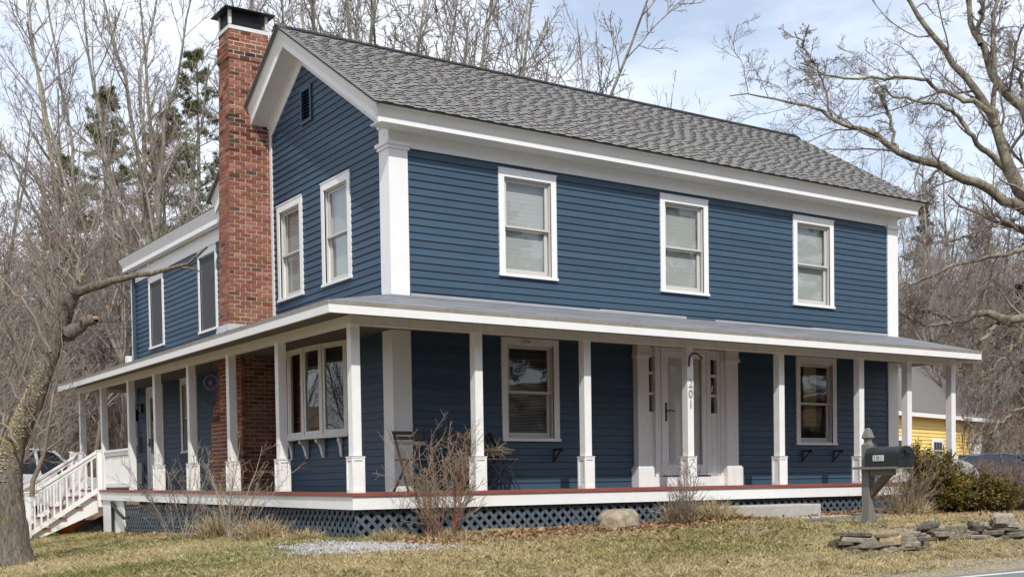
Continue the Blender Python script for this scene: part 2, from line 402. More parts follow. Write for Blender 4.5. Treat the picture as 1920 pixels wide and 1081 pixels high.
def clap(mb, O, Hd, N, z0, z1, bounds, ops, pitch=0.112, thick=0.017):
    O = np.array(O, float); Hd = np.array(Hd, float); N = np.array(N, float)
    P = lambda h, z, o: tuple(O + Hd * h + N * o + np.array([0, 0, z]))
    z = z0
    while z < z1 - 1e-6:
        za, zb = z, min(z + pitch, z1); z += pitch
        jit = rng.uniform(-0.0025, 0.0025)
        off = lambda q: thick * (1 - (q - za) / pitch) + 0.002
        cuts = sorted({za, zb} | {q for o in ops for q in (o[2], o[3]) if za + 1e-4 < q < zb - 1e-4})
        for a_, b_ in zip(cuts[:-1], cuts[1:]):
            la, ra = bounds(a_); lb, rb = bounds(b_)
            if ra - la < 1e-3: continue
            segs = [[(la, lb), (ra, rb)]]
            for o in ops:
                if o[2] <= a_ + 1e-4 and o[3] >= b_ - 1e-4:
                    ns = []
                    for (l0, l1), (r0, r1) in segs:
                        if o[1] <= min(l0, l1) or o[0] >= max(r0, r1): ns.append([(l0, l1), (r0, r1)]); continue
                        if o[0] > l0: ns.append([(l0, l1), (o[0], o[0])])
                        if o[1] < r0: ns.append([(o[1], o[1]), (r0, r1)])
                    segs = ns
            for (l0, l1), (r0, r1) in segs:
                # butt joints
                js = [(l0, l1)]; q = l0 + rng.uniform(1.0, 4.2)
                while q < min(r0, r1) - 0.5: js.append((q, q)); q += rng.uniform(2.0, 4.5)
                js.append((r0, r1))
                for (p0, p1), (q0, q1) in zip(js[:-1], js[1:]):
                    k = rng.uniform(0.85, 1.12); c = (k * rng.uniform(.97, 1.04), k, k * rng.uniform(0.98, 1.02)); e = 0.0 if p0 == l0 else 0.0035
                    aa = a_ + (jit if a_ == za else 0)
                    mb.face([P(p0 + e, aa, off(a_)), P(q0, aa, off(a_)), P(q1, b_, off(b_)), P(p1 + e, b_, off(b_))], c)
                    if a_ == za: mb.face([P(p0, aa, -0.004), P(q0, aa, -0.004), P(q0, aa, off(a_)), P(p0, aa, off(a_))], c)

ER, RS = -0.47, (7.75 - 5.57) / (3.027 + 0.47)          # eave edge, roof slope
YR = 3.027
def roofz(y): return 5.57 + RS * (y - ER) if y <= YR else 7.75 - RS * (y - YR)

def zt(y): return 0.007 * max(0.0, y)
# front wall
wins_up = [(1.916, 3.036), (5.266, 6.386), (8.567, 9.687)]
ops = [(a + .03, b_ - .03, 3.362 + .03, 5.047 - .03) for a, b_ in wins_up]
ops += [(1.922 + .03, 3.042 - .03, .75 + .03, 2.41 - .03), (8.62 + .03, 9.74 - .03, .72 + .03, 2.395 - .03), (4.62, 7.0, -0.05, 2.42)]
m = MB(); clap(m, (0, 0, 0), (1, 0, 0), (0, -1, 0), -0.03, 5.16, lambda z: (0.28, L - 0.27), ops); m.build('wall', BLUE, house)
# gable wall
ops = [(1.295 + .03, 2.367 - .03, 3.392, 5.017), (3.153 + .03, 4.225 - .03, 3.392, 5.017), (1.52, 4.15, 0.9, 2.44), (2.68, 3.08, 6.22, 6.78)]
def gb(z):
    if z < 5.2: return (0.27, 4.42)
    lo = max(0.02, (z + 0.40 - 5.57) / RS + ER); hi = min(4.42, YR + (7.75 - (z + 0.40)) / RS)
    return (lo, max(lo, hi))
m = MB(); clap(m, (0, 0, 0), (0, 1, 0), (-1, 0, 0), -0.03, 7.5, gb, ops); m.build('wall', BLUE, house)
# ell side wall
ops = [(10.77 + .03, 11.83 - .03, 3.31, 4.92), (7.34 + .03, 8.44 - .03, 3.29, 4.93), (8.71 + .03, 9.75 - .03, .85, 2.44), (10.98, 12.2, -.05, 2.47)]
m = MB(); clap(m, (0, 0, 0), (0, 1, 0), (-1, 0, 0), -0.03, 5.05, lambda z: (5.0, 13.2), ops); m.build('wall', BLUE, house)
# right and rear walls
m = MB(); clap(m, (L, 0, 0), (0, 1, 0), (1, 0, 0), -0.6, 7.3, lambda z: (0.2, W) if z < 5.2 else (max(.2, (z + .3 - 5.57) / RS + ER), YR + (7.75 - z - .3) / RS), [], 0.112); m.build('wall', BLUE, house)
m = MB(); m.box(0.06, L - .05, W - .05, W, -.6, 5.4); m.box(0.06, 5.5, 13.15, 13.2, -.6, 5.3); m.box(5.45, 5.5, W, 13.15, -.6, 5.4); m.build('rear_wall', BLUE, house)
m = MB(); m.box(-0.0, L, 0.01, 0.25, -1.2, -0.04); m.box(0.01, 0.25, 0.25, 13.1, -1.2, -0.04); m.build('foundation', paint('rubble_foundation', (0.25, 0.23, 0.2), 0.9, 0.3, (0.1, 0.09, 0.08), (1, 1, 1), 0.8, False, 6.0), house)

# trim: pilasters, frieze, cornice
m = MB()
m.box(-0.035, 0.285, -0.035, 0.275, -0.02, 5.09)
m.build('corner_pilaster', WHITE, house)
m = MB(); m.box(-0.085, 0.335, -0.085, 0.325, 5.14, 5.19); m.box(-0.06, 0.31, -0.06, 0.30, 5.09, 5.14); m.box(-0.034, 0.284, -0.034, 0.274, 5.19, 5.42); m.box(-0.055, 0.1, -0.055, .295, 5.42, 5.47)
m.build('pilaster_cap', WHITE, house)
m = MB(); m.box(11.286, L + .03, -0.035, 0.25, -0.02, 5.09); m.build('corner_pilaster', WHITE, house)
m = MB(); m.box(11.25, L + .075, -0.075, 0.29, 5.09, 5.16); m.box(11.286, L + .03, -0.034, 0.25, 5.16, 5.42); m.build('pilaster_cap', WHITE, house)
m = MB(); m.box(-.031, .02, 4.415, 4.505, 2.7, 6.35); m.build('corner_board', WHITE, house)
m = MB(); m.box(0.285, 11.286, -0.028, 0.01, 5.13, 5.36); m.build('frieze_board', WHITE, house)
m = MB()
XR = 11.81
m.box(-0.333, XR, -0.37, -0.335, 5.345, 5.43)
m.hexa([(-.37, -.37, 5.432), (XR, -.37, 5.432), (XR, -.33, 5.432), (-.37, -.33, 5.432), (-.425, -.425, 5.555), (XR + .07, -.425, 5.555), (XR + .07, -.38, 5.60), (-.425, -.38, 5.60)])
m.box(-.330, XR - .035, -.334, -.03, 5.352, 5.372)
m.box(XR - .033, XR, -.335, 3.0, 5.346, 5.43)
m.hexa([(-.39, -.465, 5.556), (XR + .1, -.465, 5.556), (XR + .1, -.42, 5.556), (-.39, -.42, 5.556), (-.39, -.465, 5.575), (XR + .1, -.465, 5.575), (XR + .1, -.42, 5.59), (-.39, -.42, 5.59)])
m.hexa([(-.376, -.376, 5.428), (-.30, -.376, 5.428), (-.30, -.30, 5.428), (-.376, -.30, 5.428), (-.432, -.432, 5.556), (-.30, -.432, 5.556), (-.30, -.30, 5.556), (-.432, -.30, 5.556)])
m.build('cornice', WHITE, house)

def rake(side):
    """side 0: right slope of gable, 1: left slope. profile in (x, n), swept along the slope"""
    th = math.atan(RS); d = np.array([0, math.cos(th), math.sin(th)]); nr = np.array([0, -math.sin(th), math.cos(th)])
    base = np.array([0, ER, 5.57])
    def pt(x, n, yend):
        p = base + nr * n; t = (yend - p[1]) / d[1]; q = p + d * t; q[0] = x
        if side: q[1] = 2 * YR - q[1]
        return q
    def strip(x0, n0, x1, n1, e0, e1, th_=0.0):
        return [pt(x0, n0, e0), pt(x1, n1, e1), pt(x1, n1, YR), pt(x0, n0, YR)]
    f = MB()
    # fascia
    def slab(mb, prof, ends):
        n = len(prof); A = [pt(x, k, e) for (x, k), e in zip(prof, ends)]; B = [pt(x, k, YR) for x, k in prof]
        for i in range(n):
            j = (i + 1) % n; mb.face([A[i], A[j], B[j], B[i]])
        mb.face(A); mb.face(B[::-1])
    slab(f, [(-.37, -.255), (-.37, -.165), (-.335, -.165), (-.335, -.255)], [-.37] * 4)
    slab(f, [(-.37, -.163), (-.43, -.012), (-.40, 0.0), (-.33, -.163)], [-.37, -.43, -.43, -.37])
    f.build('rake_board', WHITE, house)
    s = MB(); slab(s, [(-.334, -.24), (-.334, -.22), (0.0, -.22), (0.0, -.24)], [-.33] * 4); s.build('soffit', paint('soffit_paint', (0.74, 0.74, 0.73), 0.6, 0.04) if not side else bpy.data.materials['soffit_paint'], house)
    r_ = MB(); slab(r_, [(-.03, -.46), (-.03, -.24), (0.01, -.24), (0.01, -.46)], [0.02] * 4)
    slab(r_, [(-.055, -.285), (-.055, -.24), (-.03, -.24), (-.03, -.285)], [0.02] * 4); r_.build('frieze_board', WHITE, house)
rake(0); rake(1)

# main roof: real laminated shingle tabs on the front slope
th = math.atan(RS); SL = (YR - (ER - .03)) / math.cos(th)
sx0, sx1 = -0.50, 11.97
def roofp(x, s, n=0.0):
    return (x, ER - .03 + s * math.cos(th) - n * math.sin(th), 5.555 + s * math.sin(th) + n * math.cos(th))
m = MB(); m.hexa([roofp(sx0, 0, .0), roofp(sx1, 0, .0), roofp(sx1, SL, .0), roofp(sx0, SL, .0), roofp(sx0, 0, .02), roofp(sx1, 0, .02), roofp(sx1, SL, .02), roofp(sx0, SL, .02)], (.05, .05, .05))
tones = [(.285, .275, .26), (.265, .26, .252), (.305, .293, .275), (.25, .248, .245), (.275, .262, .245), (.25, .252, .256), (.295, .28, .262)]
ex = 0.125; nC_ = int(SL / ex) + 1
for i in range(nC_):
    s0 = i * ex; s1 = min(SL, s0 + ex + .01)
    x = sx0
    while x < sx1:
        wgap = rng.uniform(.10, .17); wt = rng.uniform(.10, .19)
        # base layer (seen in the gaps between the teeth)
        k = rng.uniform(.85, 1.1); xe = min(sx1, x + wgap)
        c0 = tuple(q * .58 * k for q in rng.choice(tones)); c1_ = tuple(q * k for q in rng.choice(tones))
        sm_ = s0 + ex * 0.52
        m.face([roofp(x, s0, .030), roofp(xe, s0, .030), roofp(xe, sm_, .027), roofp(x, sm_, .027)], c1_)
        m.face([roofp(x, sm_, .027), roofp(xe, sm_, .027), roofp(xe, s1, .0235), roofp(x, s1, .0235)], c0)
        m.face([roofp(x, s0, .018), roofp(xe, s0, .018), roofp(xe, s0, .030), roofp(x, s0, .030)], (.03, .03, .03))  # butt edge coloured near black, its shade put into the colour
        x2 = xe; x3 = min(sx1, x2 + wt)
        if x3 > x2:
            c = tuple(q * rng.uniform(.92, 1.08) for q in rng.choice(tones)); t0 = .040
            m.face([roofp(x2, s0, t0), roofp(x3, s0, t0), roofp(x3, s1, .0245), roofp(x2, s1, .0245)], c)
            m.face([roofp(x2, s0, .018), roofp(x3, s0, .018), roofp(x3, s0, t0), roofp(x2, s0, t0)], (.03, .03, .03))  # tooth butt edge, shade painted in likewise
            m.face([roofp(x2, s0, .02), roofp(x2, s0, t0), roofp(x2, s1, .0245), roofp(x2, s1, .02)], c); m.face([roofp(x3, s0, .02), roofp(x3, s0, t0), roofp(x3, s1, .0245), roofp(x3, s1, .02)], c)
        x = x3
rf = m.build('roof', SHING, house)
m = MB()
ry = lambda y: 7.75 - RS * (y - YR)
m.hexa([(sx0, YR, 7.735), (sx1, YR, 7.735), (sx1, 6.55, ry(6.55) - .015), (sx0, 6.55, ry(6.55) - .015), (sx0, YR, 7.76), (sx1, YR, 7.76), (sx1, 6.55, ry(6.55) + .01), (sx0, 6.55, ry(6.55) + .01)], (.2, .2, .2))
m.hexa([(-.27, 6.6, 5.53), (-.27, 13.35, 5.57), (2.7, 13.35, 7.0), (2.7, 6.6, 7.0), (-.27, 6.6, 5.55), (-.27, 13.35, 5.59), (2.7, 13.35, 7.02), (2.7, 6.6, 7.02)], (.15, .15, .15))
m.hexa([(2.7, 6.0, 7.0), (2.7, 13.35, 7.0), (5.8, 13.35, 5.5), (5.8, 6.0, 5.5), (2.7, 6.0, 7.02), (2.7, 13.35, 7.02), (5.8, 13.35, 5.52), (5.8, 6.0, 5.52)], (.15, .15, .15))
m.build('rear_roof', SHING, house)
m = MB(); x = sx0
while x < sx1:
    xe = min(sx1, x + .3); k = rng.uniform(.7, 1.0)
    m.hexa([(x, YR - .13, 7.75 - .13 * RS + .045), (xe, YR - .13, 7.75 - .13 * RS + .045), (xe, YR, 7.80), (x, YR, 7.80), (x, YR - .13, 7.75 - .13 * RS + .06), (xe, YR - .13, 7.75 - .13 * RS + .06), (xe, YR, 7.815), (x, YR, 7.815)], (.10 * k, .10 * k, .10 * k))
    m.hexa([(x, YR, 7.80), (xe, YR, 7.80), (xe, YR + .13, 7.75 - .13 * RS + .045), (x, YR + .13, 7.75 - .13 * RS + .045), (x, YR, 7.815), (xe, YR, 7.815), (xe, YR + .13, 7.75 - .13 * RS + .06), (x, YR + .13, 7.75 - .13 * RS + .06)], (.10 * k, .10 * k, .10 * k))
    x += .145
m.build('ridge_cap', SHING, house)
# ell eave
m = MB()
m.hexa([(-.2, 6.3, 5.24), (-.16, 6.3, 5.24), (-.16, 13.3, 5.29), (-.2, 13.3, 5.29), (-.2, 6.3, 5.34), (-.16, 6.3, 5.34), (-.16, 13.3, 5.39), (-.2, 13.3, 5.39)])
m.hexa([(-.2, 6.3, 5.342), (-.16, 6.3, 5.342), (-.16, 13.3, 5.392), (-.2, 13.3, 5.392), (-.27, 6.3, 5.52), (-.2, 6.3, 5.525), (-.2, 13.37, 5.575), (-.27, 13.37, 5.57)])
m.hexa([(-.16, 6.3, 5.25), (0, 6.3, 5.25), (0, 13.3, 5.30), (-.16, 13.3, 5.30), (-.16, 6.3, 5.26), (0, 6.3, 5.26), (0, 13.3, 5.31), (-.16, 13.3, 5.31)])
m.build('cornice', WHITE, house)
m = MB(); m.box(-.03, .01, 5.05, 13.2, 4.99, 5.24); m.build('frieze_board', WHITE, house)
m = MB(); m.box(-.034, .02, 13.06, 13.22, 2.6, 5.0); m.build('corner_board', WHITE, house)
m = MB(); m.box(-.1, -.035, 12.86, 12.93, 2.9, 5.2); m.build('downspout', BLUE, house)

# ------------------------------------------------------------------ windows
def window(w_, h, kind, loc, rot, label=None, casing=WHITE):
    c = .105 if kind != 'screen' else .085
    m = MB(); x0, x1 = -w_ / 2, w_ / 2
    m.box(x0, x0 + c, -.036, .02, .045, h); m.box(x1 - c, x1, -.036, .02, .045, h); m.box(x0 + c, x1 - c, -.036, .02, h - .115, h)
    m.box(x0 - .012, x1 + .012, -.055, .02, 0, .045)
    m.box(x0 - .01, x1 + .01, -.045, -.03, h, h + .02)
    m.box(x0 + c - .012, x0 + c, -.02, .14, .045, h - .115); m.box(x1 - c, x1 - c + .012, -.02, .14, .045, h - .115)
    m.box(x0 + c, x1 - c, .02, .14, h - .115, h - .10); m.box(x0 + c, x1 - c, .02, .14, .03, .045)
    wobj = m.build('window', casing, house, loc, rot=rot)
    a0, a1, z0, z1 = x0 + c, x1 - c, .045, h - .115; zm = (z0 + z1) / 2 - .01
    m = MB(); fr = .022                                   # storm frame
    for q in ((a0, a0 + fr, z0, z1), (a1 - fr, a1, z0, z1), (a0 + fr, a1 - fr, z1 - fr, z1), (a0 + fr, a1 - fr, z0, z0 + fr)): m.box(q[0], q[1], .0, .03, q[2], q[3])
    st = .058
    def sash(y0, y1, za, zb, bot):
        b0, b1 = a0 + fr, a1 - fr
        m.box(b0, b0 + st, y0, y1, za, zb); m.box(b1 - st, b1, y0, y1, za, zb)
        m.box(b0 + st, b1 - st, y0, y1, zb - .04, zb); m.box(b0 + st, b1 - st, y0, y1, za, za + bot)
    sash(.035, .06, zm - .02, z1 - fr, .045); sash(.065, .09, z0 + fr, zm + .02, .075)
    m.box(a0 + fr, a1 - fr, .012, .034, zm - .012, zm + .02)
    m.build('sash', SASHM if kind != 'screen' else GREYMET, wobj)
    p0, p1 = a0 + fr + st, a1 - fr - st
    m = MB(); m.face([(p0, .047, zm + .02), (p1, .047, zm + .02), (p1, .047, z1 - .05), (p0, .047, z1 - .05)]); m.face([(p0, .077, z0 + .08), (p1, .077, z0 + .08), (p1, .077, zm - .02), (p0, .077, zm - .02)])
    m.build('pane', GLASS, wobj)
    rb = random.Random(int((loc[0] * 7 + loc[1] * 13 + loc[2] * 3) * 100))
    if kind == 'shade':
        m = MB(); n = 46; zz = np.linspace(z1, z0, n)
        for i in range(n - 1):
            y0_ = .125 + (.0012 if i % 2 else 0); y1_ = .125 + (0 if i % 2 else .0012)
            m.face([(a0, y0_, zz[i]), (a1, y0_, zz[i]), (a1, y1_, zz[i + 1]), (a0, y1_, zz[i + 1])])
        m.build('shade', SHADE, wobj)
        m = MB(); m.box(-.012, .012, .03, .036, zm + .03, zm + .042); m.build('sash_lock', GREYMET, wobj)
    else:
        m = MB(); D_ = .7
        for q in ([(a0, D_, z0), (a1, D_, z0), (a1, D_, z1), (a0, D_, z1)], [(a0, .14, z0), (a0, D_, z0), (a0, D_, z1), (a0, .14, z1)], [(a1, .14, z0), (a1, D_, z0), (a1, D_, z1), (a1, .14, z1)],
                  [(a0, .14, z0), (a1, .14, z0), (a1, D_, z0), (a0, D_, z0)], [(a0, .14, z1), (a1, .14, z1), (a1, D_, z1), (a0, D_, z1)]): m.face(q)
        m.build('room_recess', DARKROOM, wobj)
        if kind in ('blind', 'daylightblind'):
            m = MB(); m2 = MB(); z = z0 + .03
            while z < z1 - .02:
                ang = .62 if kind == 'blind' else .25; dy, dz = .013 * math.cos(ang), .013 * math.sin(ang)
                def slat(mm, xa, xb): mm.face([(xa, .13 - dy, z - dz), (xb, .13 - dy, z - dz), (xb, .13 + dy, z + dz), (xa, .13 + dy, z + dz)])
                if kind == 'daylightblind' and z > z0 + .30:
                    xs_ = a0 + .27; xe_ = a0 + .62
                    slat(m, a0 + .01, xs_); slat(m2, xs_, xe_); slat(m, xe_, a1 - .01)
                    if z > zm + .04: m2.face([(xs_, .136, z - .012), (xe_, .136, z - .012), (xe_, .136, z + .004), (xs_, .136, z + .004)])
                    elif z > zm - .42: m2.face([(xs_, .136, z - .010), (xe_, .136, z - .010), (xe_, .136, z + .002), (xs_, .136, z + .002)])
                else: slat(m, a0 + .01, a1 - .01)
                z += .0245
            m.build('blind', SLAT if kind == 'blind' else SLATD, wobj)
            if m2.f: m2.build('painted_daylight_blind', SLAT_DAYLIGHT, wobj)  # far window's daylight painted as a bright section of slats
        if kind == 'screen':
            m = MB(); m.box(a0 + .012, a1 - .012, .004, .010, z0 + .012, z1 - .012); m.build('insect_screen', SCREENT, wobj)
            m = MB(); n = 22; xs_ = np.linspace(a0, a1, n)
            for i in range(n - 1): m.face([(xs_[i], .13 + .02 * math.sin(i * 1.9), z0), (xs_[i + 1], .13 + .02 * math.sin(i * 1.9 + 1.9), z0), (xs_[i + 1], .13 + .02 * math.sin(i * 1.9 + 1.9), z1), (xs_[i], .13 + .02 * math.sin(i * 1.9), z1)])
            m.build('curtain', SCREEN, wobj)
    return wobj
first = None
for a, b_ in wins_up: window(b_ - a, 1.685, 'shade', ((a + b_) / 2, 0, 3.362), 0)
window(1.072, 1.685, 'shade', (0, 1.831, 3.362), -math.pi / 2)
window(1.072, 1.685, 'shade', (0, 3.689, 3.362), -math.pi / 2)
window(1.12, 1.66, 'blind', (2.482, 0, .75), 0, casing=OLDWHITE)
window(1.12, 1.675, 'daylightblind', (9.18, 0, .72), 0, casing=OLDWHITE)
window(1.06, 1.63, 'screen', (0, 11.30, 3.30), -math.pi / 2)
window(1.10, 1.68, 'screen', (0, 7.89, 3.27), -math.pi / 2)
window(1.04, 1.60, 'blind', (0, 9.23, .84), -math.pi / 2, casing=OLDWHITE)

# gable vent
m = MB(); y0, y1, z0, z1 = 2.66, 3.10, 6.2, 6.80
for q in ((y0, y0 + .055, z0, z1), (y1 - .055, y1, z0, z1), (y0 + .055, y1 - .055, z1 - .055, z1), (y0 + .055, y1 - .055, z0, z0 + .055)): m.box(-.045, .0, q[0], q[1], q[2], q[3])
vt = m.build('gable_vent', BLUE, house)
m = MB()
for i in range(8):
    z = z0 + .07 + i * .058
    m.hexa([(-.035, y0 + .055, z), (-.028, y0 + .055, z), (-.028, y1 - .055, z), (-.035, y1 - .055, z), (0.02, y0 + .055, z + .05), (.027, y0 + .055, z + .05), (.027, y1 - .055, z + .05), (.02, y1 - .055, z + .05)])
m.build('louver', BLUE, vt)
m = MB(); m.box(.04, .05, y0, y1, z0, z1); m.build('vent_backing', DARKROOM, vt)

# bow window on the gable side
bay = MB(); yb0, yb1, zb0, zb1, dp = 1.50, 4.17, .93, 2.40, .17
ys = np.linspace(yb0, yb1, 5)
arc = [(-.03 - dp * (1 - ((y - (yb0 + yb1) / 2) / ((yb1 - yb0) / 2)) ** 2) ** .75, y) for y in ys]
poly = [(x, y, zb0 - .06) for x, y in arc] + [(0.02, yb1, zb0 - .06), (0.02, yb0, zb0 - .06)]
def fat(poly, k): 
    return [(x - k if x < 0 else x, y + (k if y > 3.5 else -k if y < 1.9 else 0), z) for x, y, z in poly]
bay.prism(fat(poly, .05), (0, 0, .06)); bay.prism([(x, y, zb1) for x, y, z in fat(poly, .03)], (0, 0, .10))
for x, y in arc: bay.box(x - .03, x + .05, y - .035, y + .035, zb0, zb1)
bw = bay.build('bow_window', OLDWHITE, house)
for i in range(4):
    a, b_ = np.array(arc[i]), np.array(arc[i + 1]); d = (b_ - a); ln = np.linalg.norm(d); d /= ln; n = np.array([-d[1], d[0]])
    if n[0] > 0: n = -n
    m = MB(); q = lambda t, o, z: (a[0] + d[0] * t + n[0] * o, a[1] + d[1] * t + n[1] * o, z)
    def bar(t0, t1, za, zb): m.hexa([q(t0, -.02, za), q(t1, -.02, za), q(t1, .02, za), q(t0, .02, za), q(t0, -.02, zb), q(t1, -.02, zb), q(t1, .02, zb), q(t0, .02, zb)])
    e = .04; bar(e, e + .055, zb0, zb1); bar(ln - e - .055, ln - e, zb0, zb1); bar(e + .055, ln - e - .055, zb0, zb0 + .07); bar(e + .055, ln - e - .055, zb1 - .07, zb1)
    m.build('sash', OLDWHITE, bw)
    m = MB(); m.face([q(e, 0, zb0), q(ln - e, 0, zb0), q(ln - e, 0, zb1), q(e, 0, zb1)]); m.build('pane', GLASS, bw)
    if i == 2:
        m = MB(); nn = 14
        for k in range(nn):
            t0, t1 = ln * .05 + k * ln * .55 / nn, ln * .05 + (k + 1) * ln * .55 / nn
            m.face([q(t0, -.10 - .02 * (k % 2), zb0), q(t1, -.10 - .02 * ((k + 1) % 2), zb0), q(t1, -.10 - .02 * ((k + 1) % 2), zb1), q(t0, -.10 - .02 * (k % 2), zb1)])
        m.build('curtain', CURTAIN, bw)
    if i == 0:
        m = MB(); z = zb0 + .05
        while z < zb1 - .05: m.face([q(.06, -.06, z - .012), q(ln - .06, -.06, z - .012), q(ln - .06, -.075, z + .007), q(.06, -.075, z + .007)]); z += .027
        m.build('blind', SLATD, bw)
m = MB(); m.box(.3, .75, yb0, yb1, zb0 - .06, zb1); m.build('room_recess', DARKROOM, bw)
for k in range(4):
    y = yb0 + .30 + k * .66; xo = np.interp(y, ys, [x for x, _ in arc]) + .03
    pr = [(0, 0), (xo * 1.0, 0), (xo * 1.0, -.05), (xo * .62, -.09), (xo * .42, -.16), (xo * .30, -.26), (xo * .12, -.31), (0, -.31)]
    m = MB(); m.prism([(x - .02, y - .04, zb0 - .065 + z) for x, z in pr], (0, .08, 0)); m.build('corbel', WHITE, bw)

# front door surround
m = MB()
for x0, x1 in ((4.63, 4.88), (6.70, 6.99)):
    m.box(x0, x1, -.13, 0, .31, 2.20); m.box(x0 - .03, x1 + .03, -.16, 0, 2.20, 2.26); m.box(x0 - .01, x1 + .01, -.14, 0, 2.26, 2.46)
    m.box(x0 - .06, x1 + .04, -.20, 0, -.02, .31); m.box(x0 - .045, x1 + .025, -.185, 0, .31, .335)
m.box(4.88, 6.70, -.045, 0.06, 2.40, 2.47)
for x0, x1 in ((4.88, 4.90), (5.07, 5.22), (6.34, 6.40), (6.56, 6.70)): m.box(x0, x1, -.04, .05, .16, 2.40)
for x0, x1 in ((5.07, 5.13), (6.62, 6.70)): m.box(x0, x1, -.075, -.04, .16, 2.40)
m.box(4.88, 6.70, -.10, .05, -.02, .155)
ds = m.build('door_surround', OLDWHITE, house)
for x0, x1 in ((4.90, 5.07), (6.40, 6.56)):
    m = MB()
    for za, zb in ((.16, 1.28), (1.57, 1.615), (1.925, 1.97), (2.24, 2.40)): m.box(x0, x1, -.02, .04, za, zb)
    for za, zb in ((.22, .5), (.55, 1.05)): m.box(x0 + .035, x1 - .035, -.028, -.02, za, zb)
    m.box(x0, x0 + .012, -.012, .03, .17, 2.39); sl = m.build('sidelight', OLDWHITE, house)
    m = MB(); m.face([(x0, .015, 1.28), (x1, .015, 1.28), (x1, .015, 2.24), (x0, .015, 2.24)]); m.build('pane', GLASS, sl)
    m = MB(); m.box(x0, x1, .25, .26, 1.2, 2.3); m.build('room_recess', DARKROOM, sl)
# storm door over a white panelled door
m = MB(); x0, x1 = 5.225, 6.34
m.box(x0, x0 + .05, -.06, .03, .17, 2.40, ); m.box(x1 - .05, x1, -.06, .03, .17, 2.40); m.box(x0 + .05, x1 - .05, -.06, .03, 2.35, 2.40)
d0, d1 = x0 + .055, x1 - .055
for q in ((d0, d0 + .10, .18, 2.345), (d1 - .10, d1, .18, 2.345), (d0 + .10, d1 - .10, 2.23, 2.345), (d0 + .10, d1 - .10, .18, .36)): m.box(q[0], q[1], -.05, -.015, q[2], q[3])
sdoor = m.build('storm_door', WHITE, house)
m = MB(); m.face([(d0 + .1, -.032, .36), (d1 - .1, -.032, .36), (d1 - .1, -.032, 2.23), (d0 + .1, -.032, 2.23)]); m.build('pane', GLASS, sdoor)
m = MB(); m.box(d0, d1, .03, .07, .17, 2.35)
for zc, zd in ((1.72, 2.16), (1.05, 1.60), (.42, .95)):
    for xa, xb in ((d0 + .14, d0 + .46), (d0 + .56, d0 + .88)): m.box(xa, xb, .018, .03, zc, zd); m.box(xa + .04, xb - .04, .012, .018, zc + .04, zd - .04)
m.build('inner_door', WHITE, sdoor)
m = MB(); m.box(d0 + .03, d0 + .065, -.062, -.05, 1.12, 1.44); m.tube([(d0 + .047, -.06, 1.30), (d0 + .047, -.11, 1.30), (d0 + .10, -.115, 1.305), (d0 + .20, -.11, 1.29)], .012); m.build('handle', BLACK, sdoor)
m = MB(); m.box(x0 + .03, x1 - .02, -.115, -.06, .157, .175); m.build('threshold', BLACK, sdoor)

# ell side door
m = MB(); y0, y1 = 10.98, 12.2
for q in ((y0, y0 + .11, .05, 2.45), (y1 - .11, y1, .05, 2.45), (y0 + .11, y1 - .11, 2.33, 2.45)): m.box(-.04, .03, q[0], q[1], q[2], q[3])
for q in ((y0 + .11, y0 + .22, .07, 2.33), (y1 - .22, y1 - .11, .07, 2.33), (y0 + .22, y1 - .22, 2.2, 2.33), (y0 + .22, y1 - .22, .07, .9)): m.box(-.02, .02, q[0], q[1], q[2], q[3])
sdr = m.build('side_door', OLDWHITE, house)
m = MB(); m.face([(0, y0 + .2, .9), (0, y1 - .2, .9), (0, y1 - .2, 2.2), (0, y0 + .2, 2.2)]); m.build('pane', GLASS, sdr)
m = MB(); m.box(.1, .15, y0 + .1, y1 - .1, .05, 2.4); m.build('room_recess', DARKROOM, sdr)
m = MB(); m.box(-.04, -.02, y1 - .20, y1 - .15, 1.05, 1.25); m.tube([(-.03, y1 - .17, 1.12), (-.08, y1 - .17, 1.12), (-.085, y1 - .27, 1.12)], .01); m.build('handle', BLACK, sdr)

# ------------------------------------------------------------------ chimney
brng = random.Random(21)
def brickcol():
    t = brng.random()
    if t < .06: k = brng.uniform(.7, 1.1); return (.13 * k, .075 * k, .055 * k)
    if t < .22: k = brng.uniform(.9, 1.15); return (.36 * k, .16 * k, .105 * k)
    k = brng.uniform(.80, 1.15); return (.27 * k, .103 * k * brng.uniform(.9, 1.2), .064 * k * brng.uniform(.9, 1.25))
def bricks(mb, axis_, plane, lo, hi, z0, z1, sgn, stain=None, bl=.205, ch=.0745, depth=.06):
    """running bond of real bricks on a vertical face. axis_ 'x' runs along x at y=plane, 'y' along y at x=plane(z)"""
    z = z0; i = 0
    while z < z1 - .02:
        zc = z + ch / 2; l_ = lo(zc); h_ = hi(zc); pl = plane(zc)
        p = l_ - (bl / 2 if i % 2 else 0)
        while p < h_ - .01:
            a_ = max(p, l_); b_ = min(p + bl - .015, h_)
            if b_ - a_ > .02:
                pr = brng.uniform(.003, .010); c = brickcol()
                if stain and stain(zc, (a_ + b_) / 2): c = tuple(q * brng.uniform(.28, .6) for q in c)
                j = brng.uniform(-.002, .002)
                if axis_ == 'x': mb.box(a_, b_, min(pl + sgn * pr, pl - sgn * depth), max(pl + sgn * pr, pl - sgn * depth), z + j, z + ch - .015 + j, c)
                else: mb.box(min(pl + sgn * pr, pl - sgn * depth), max(pl + sgn * pr, pl - sgn * depth), a_, b_, z + j, z + ch - .015 + j, c)
            p += bl
        z += ch; i += 1
CXL = lambda z: -.916 + .0231 * z
YC0, YC1 = 4.512, 5.02
chim = MB()
stn = lambda z, p: (6.3 < z < 7.2 and brng.random() < .20) or (z < 6.3 and z > 5.95 and brng.random() < .30) or (z > 7.5 and brng.random() < .16) or (5.6 < z < 7.6 and p < -.62 and brng.random() < .35)
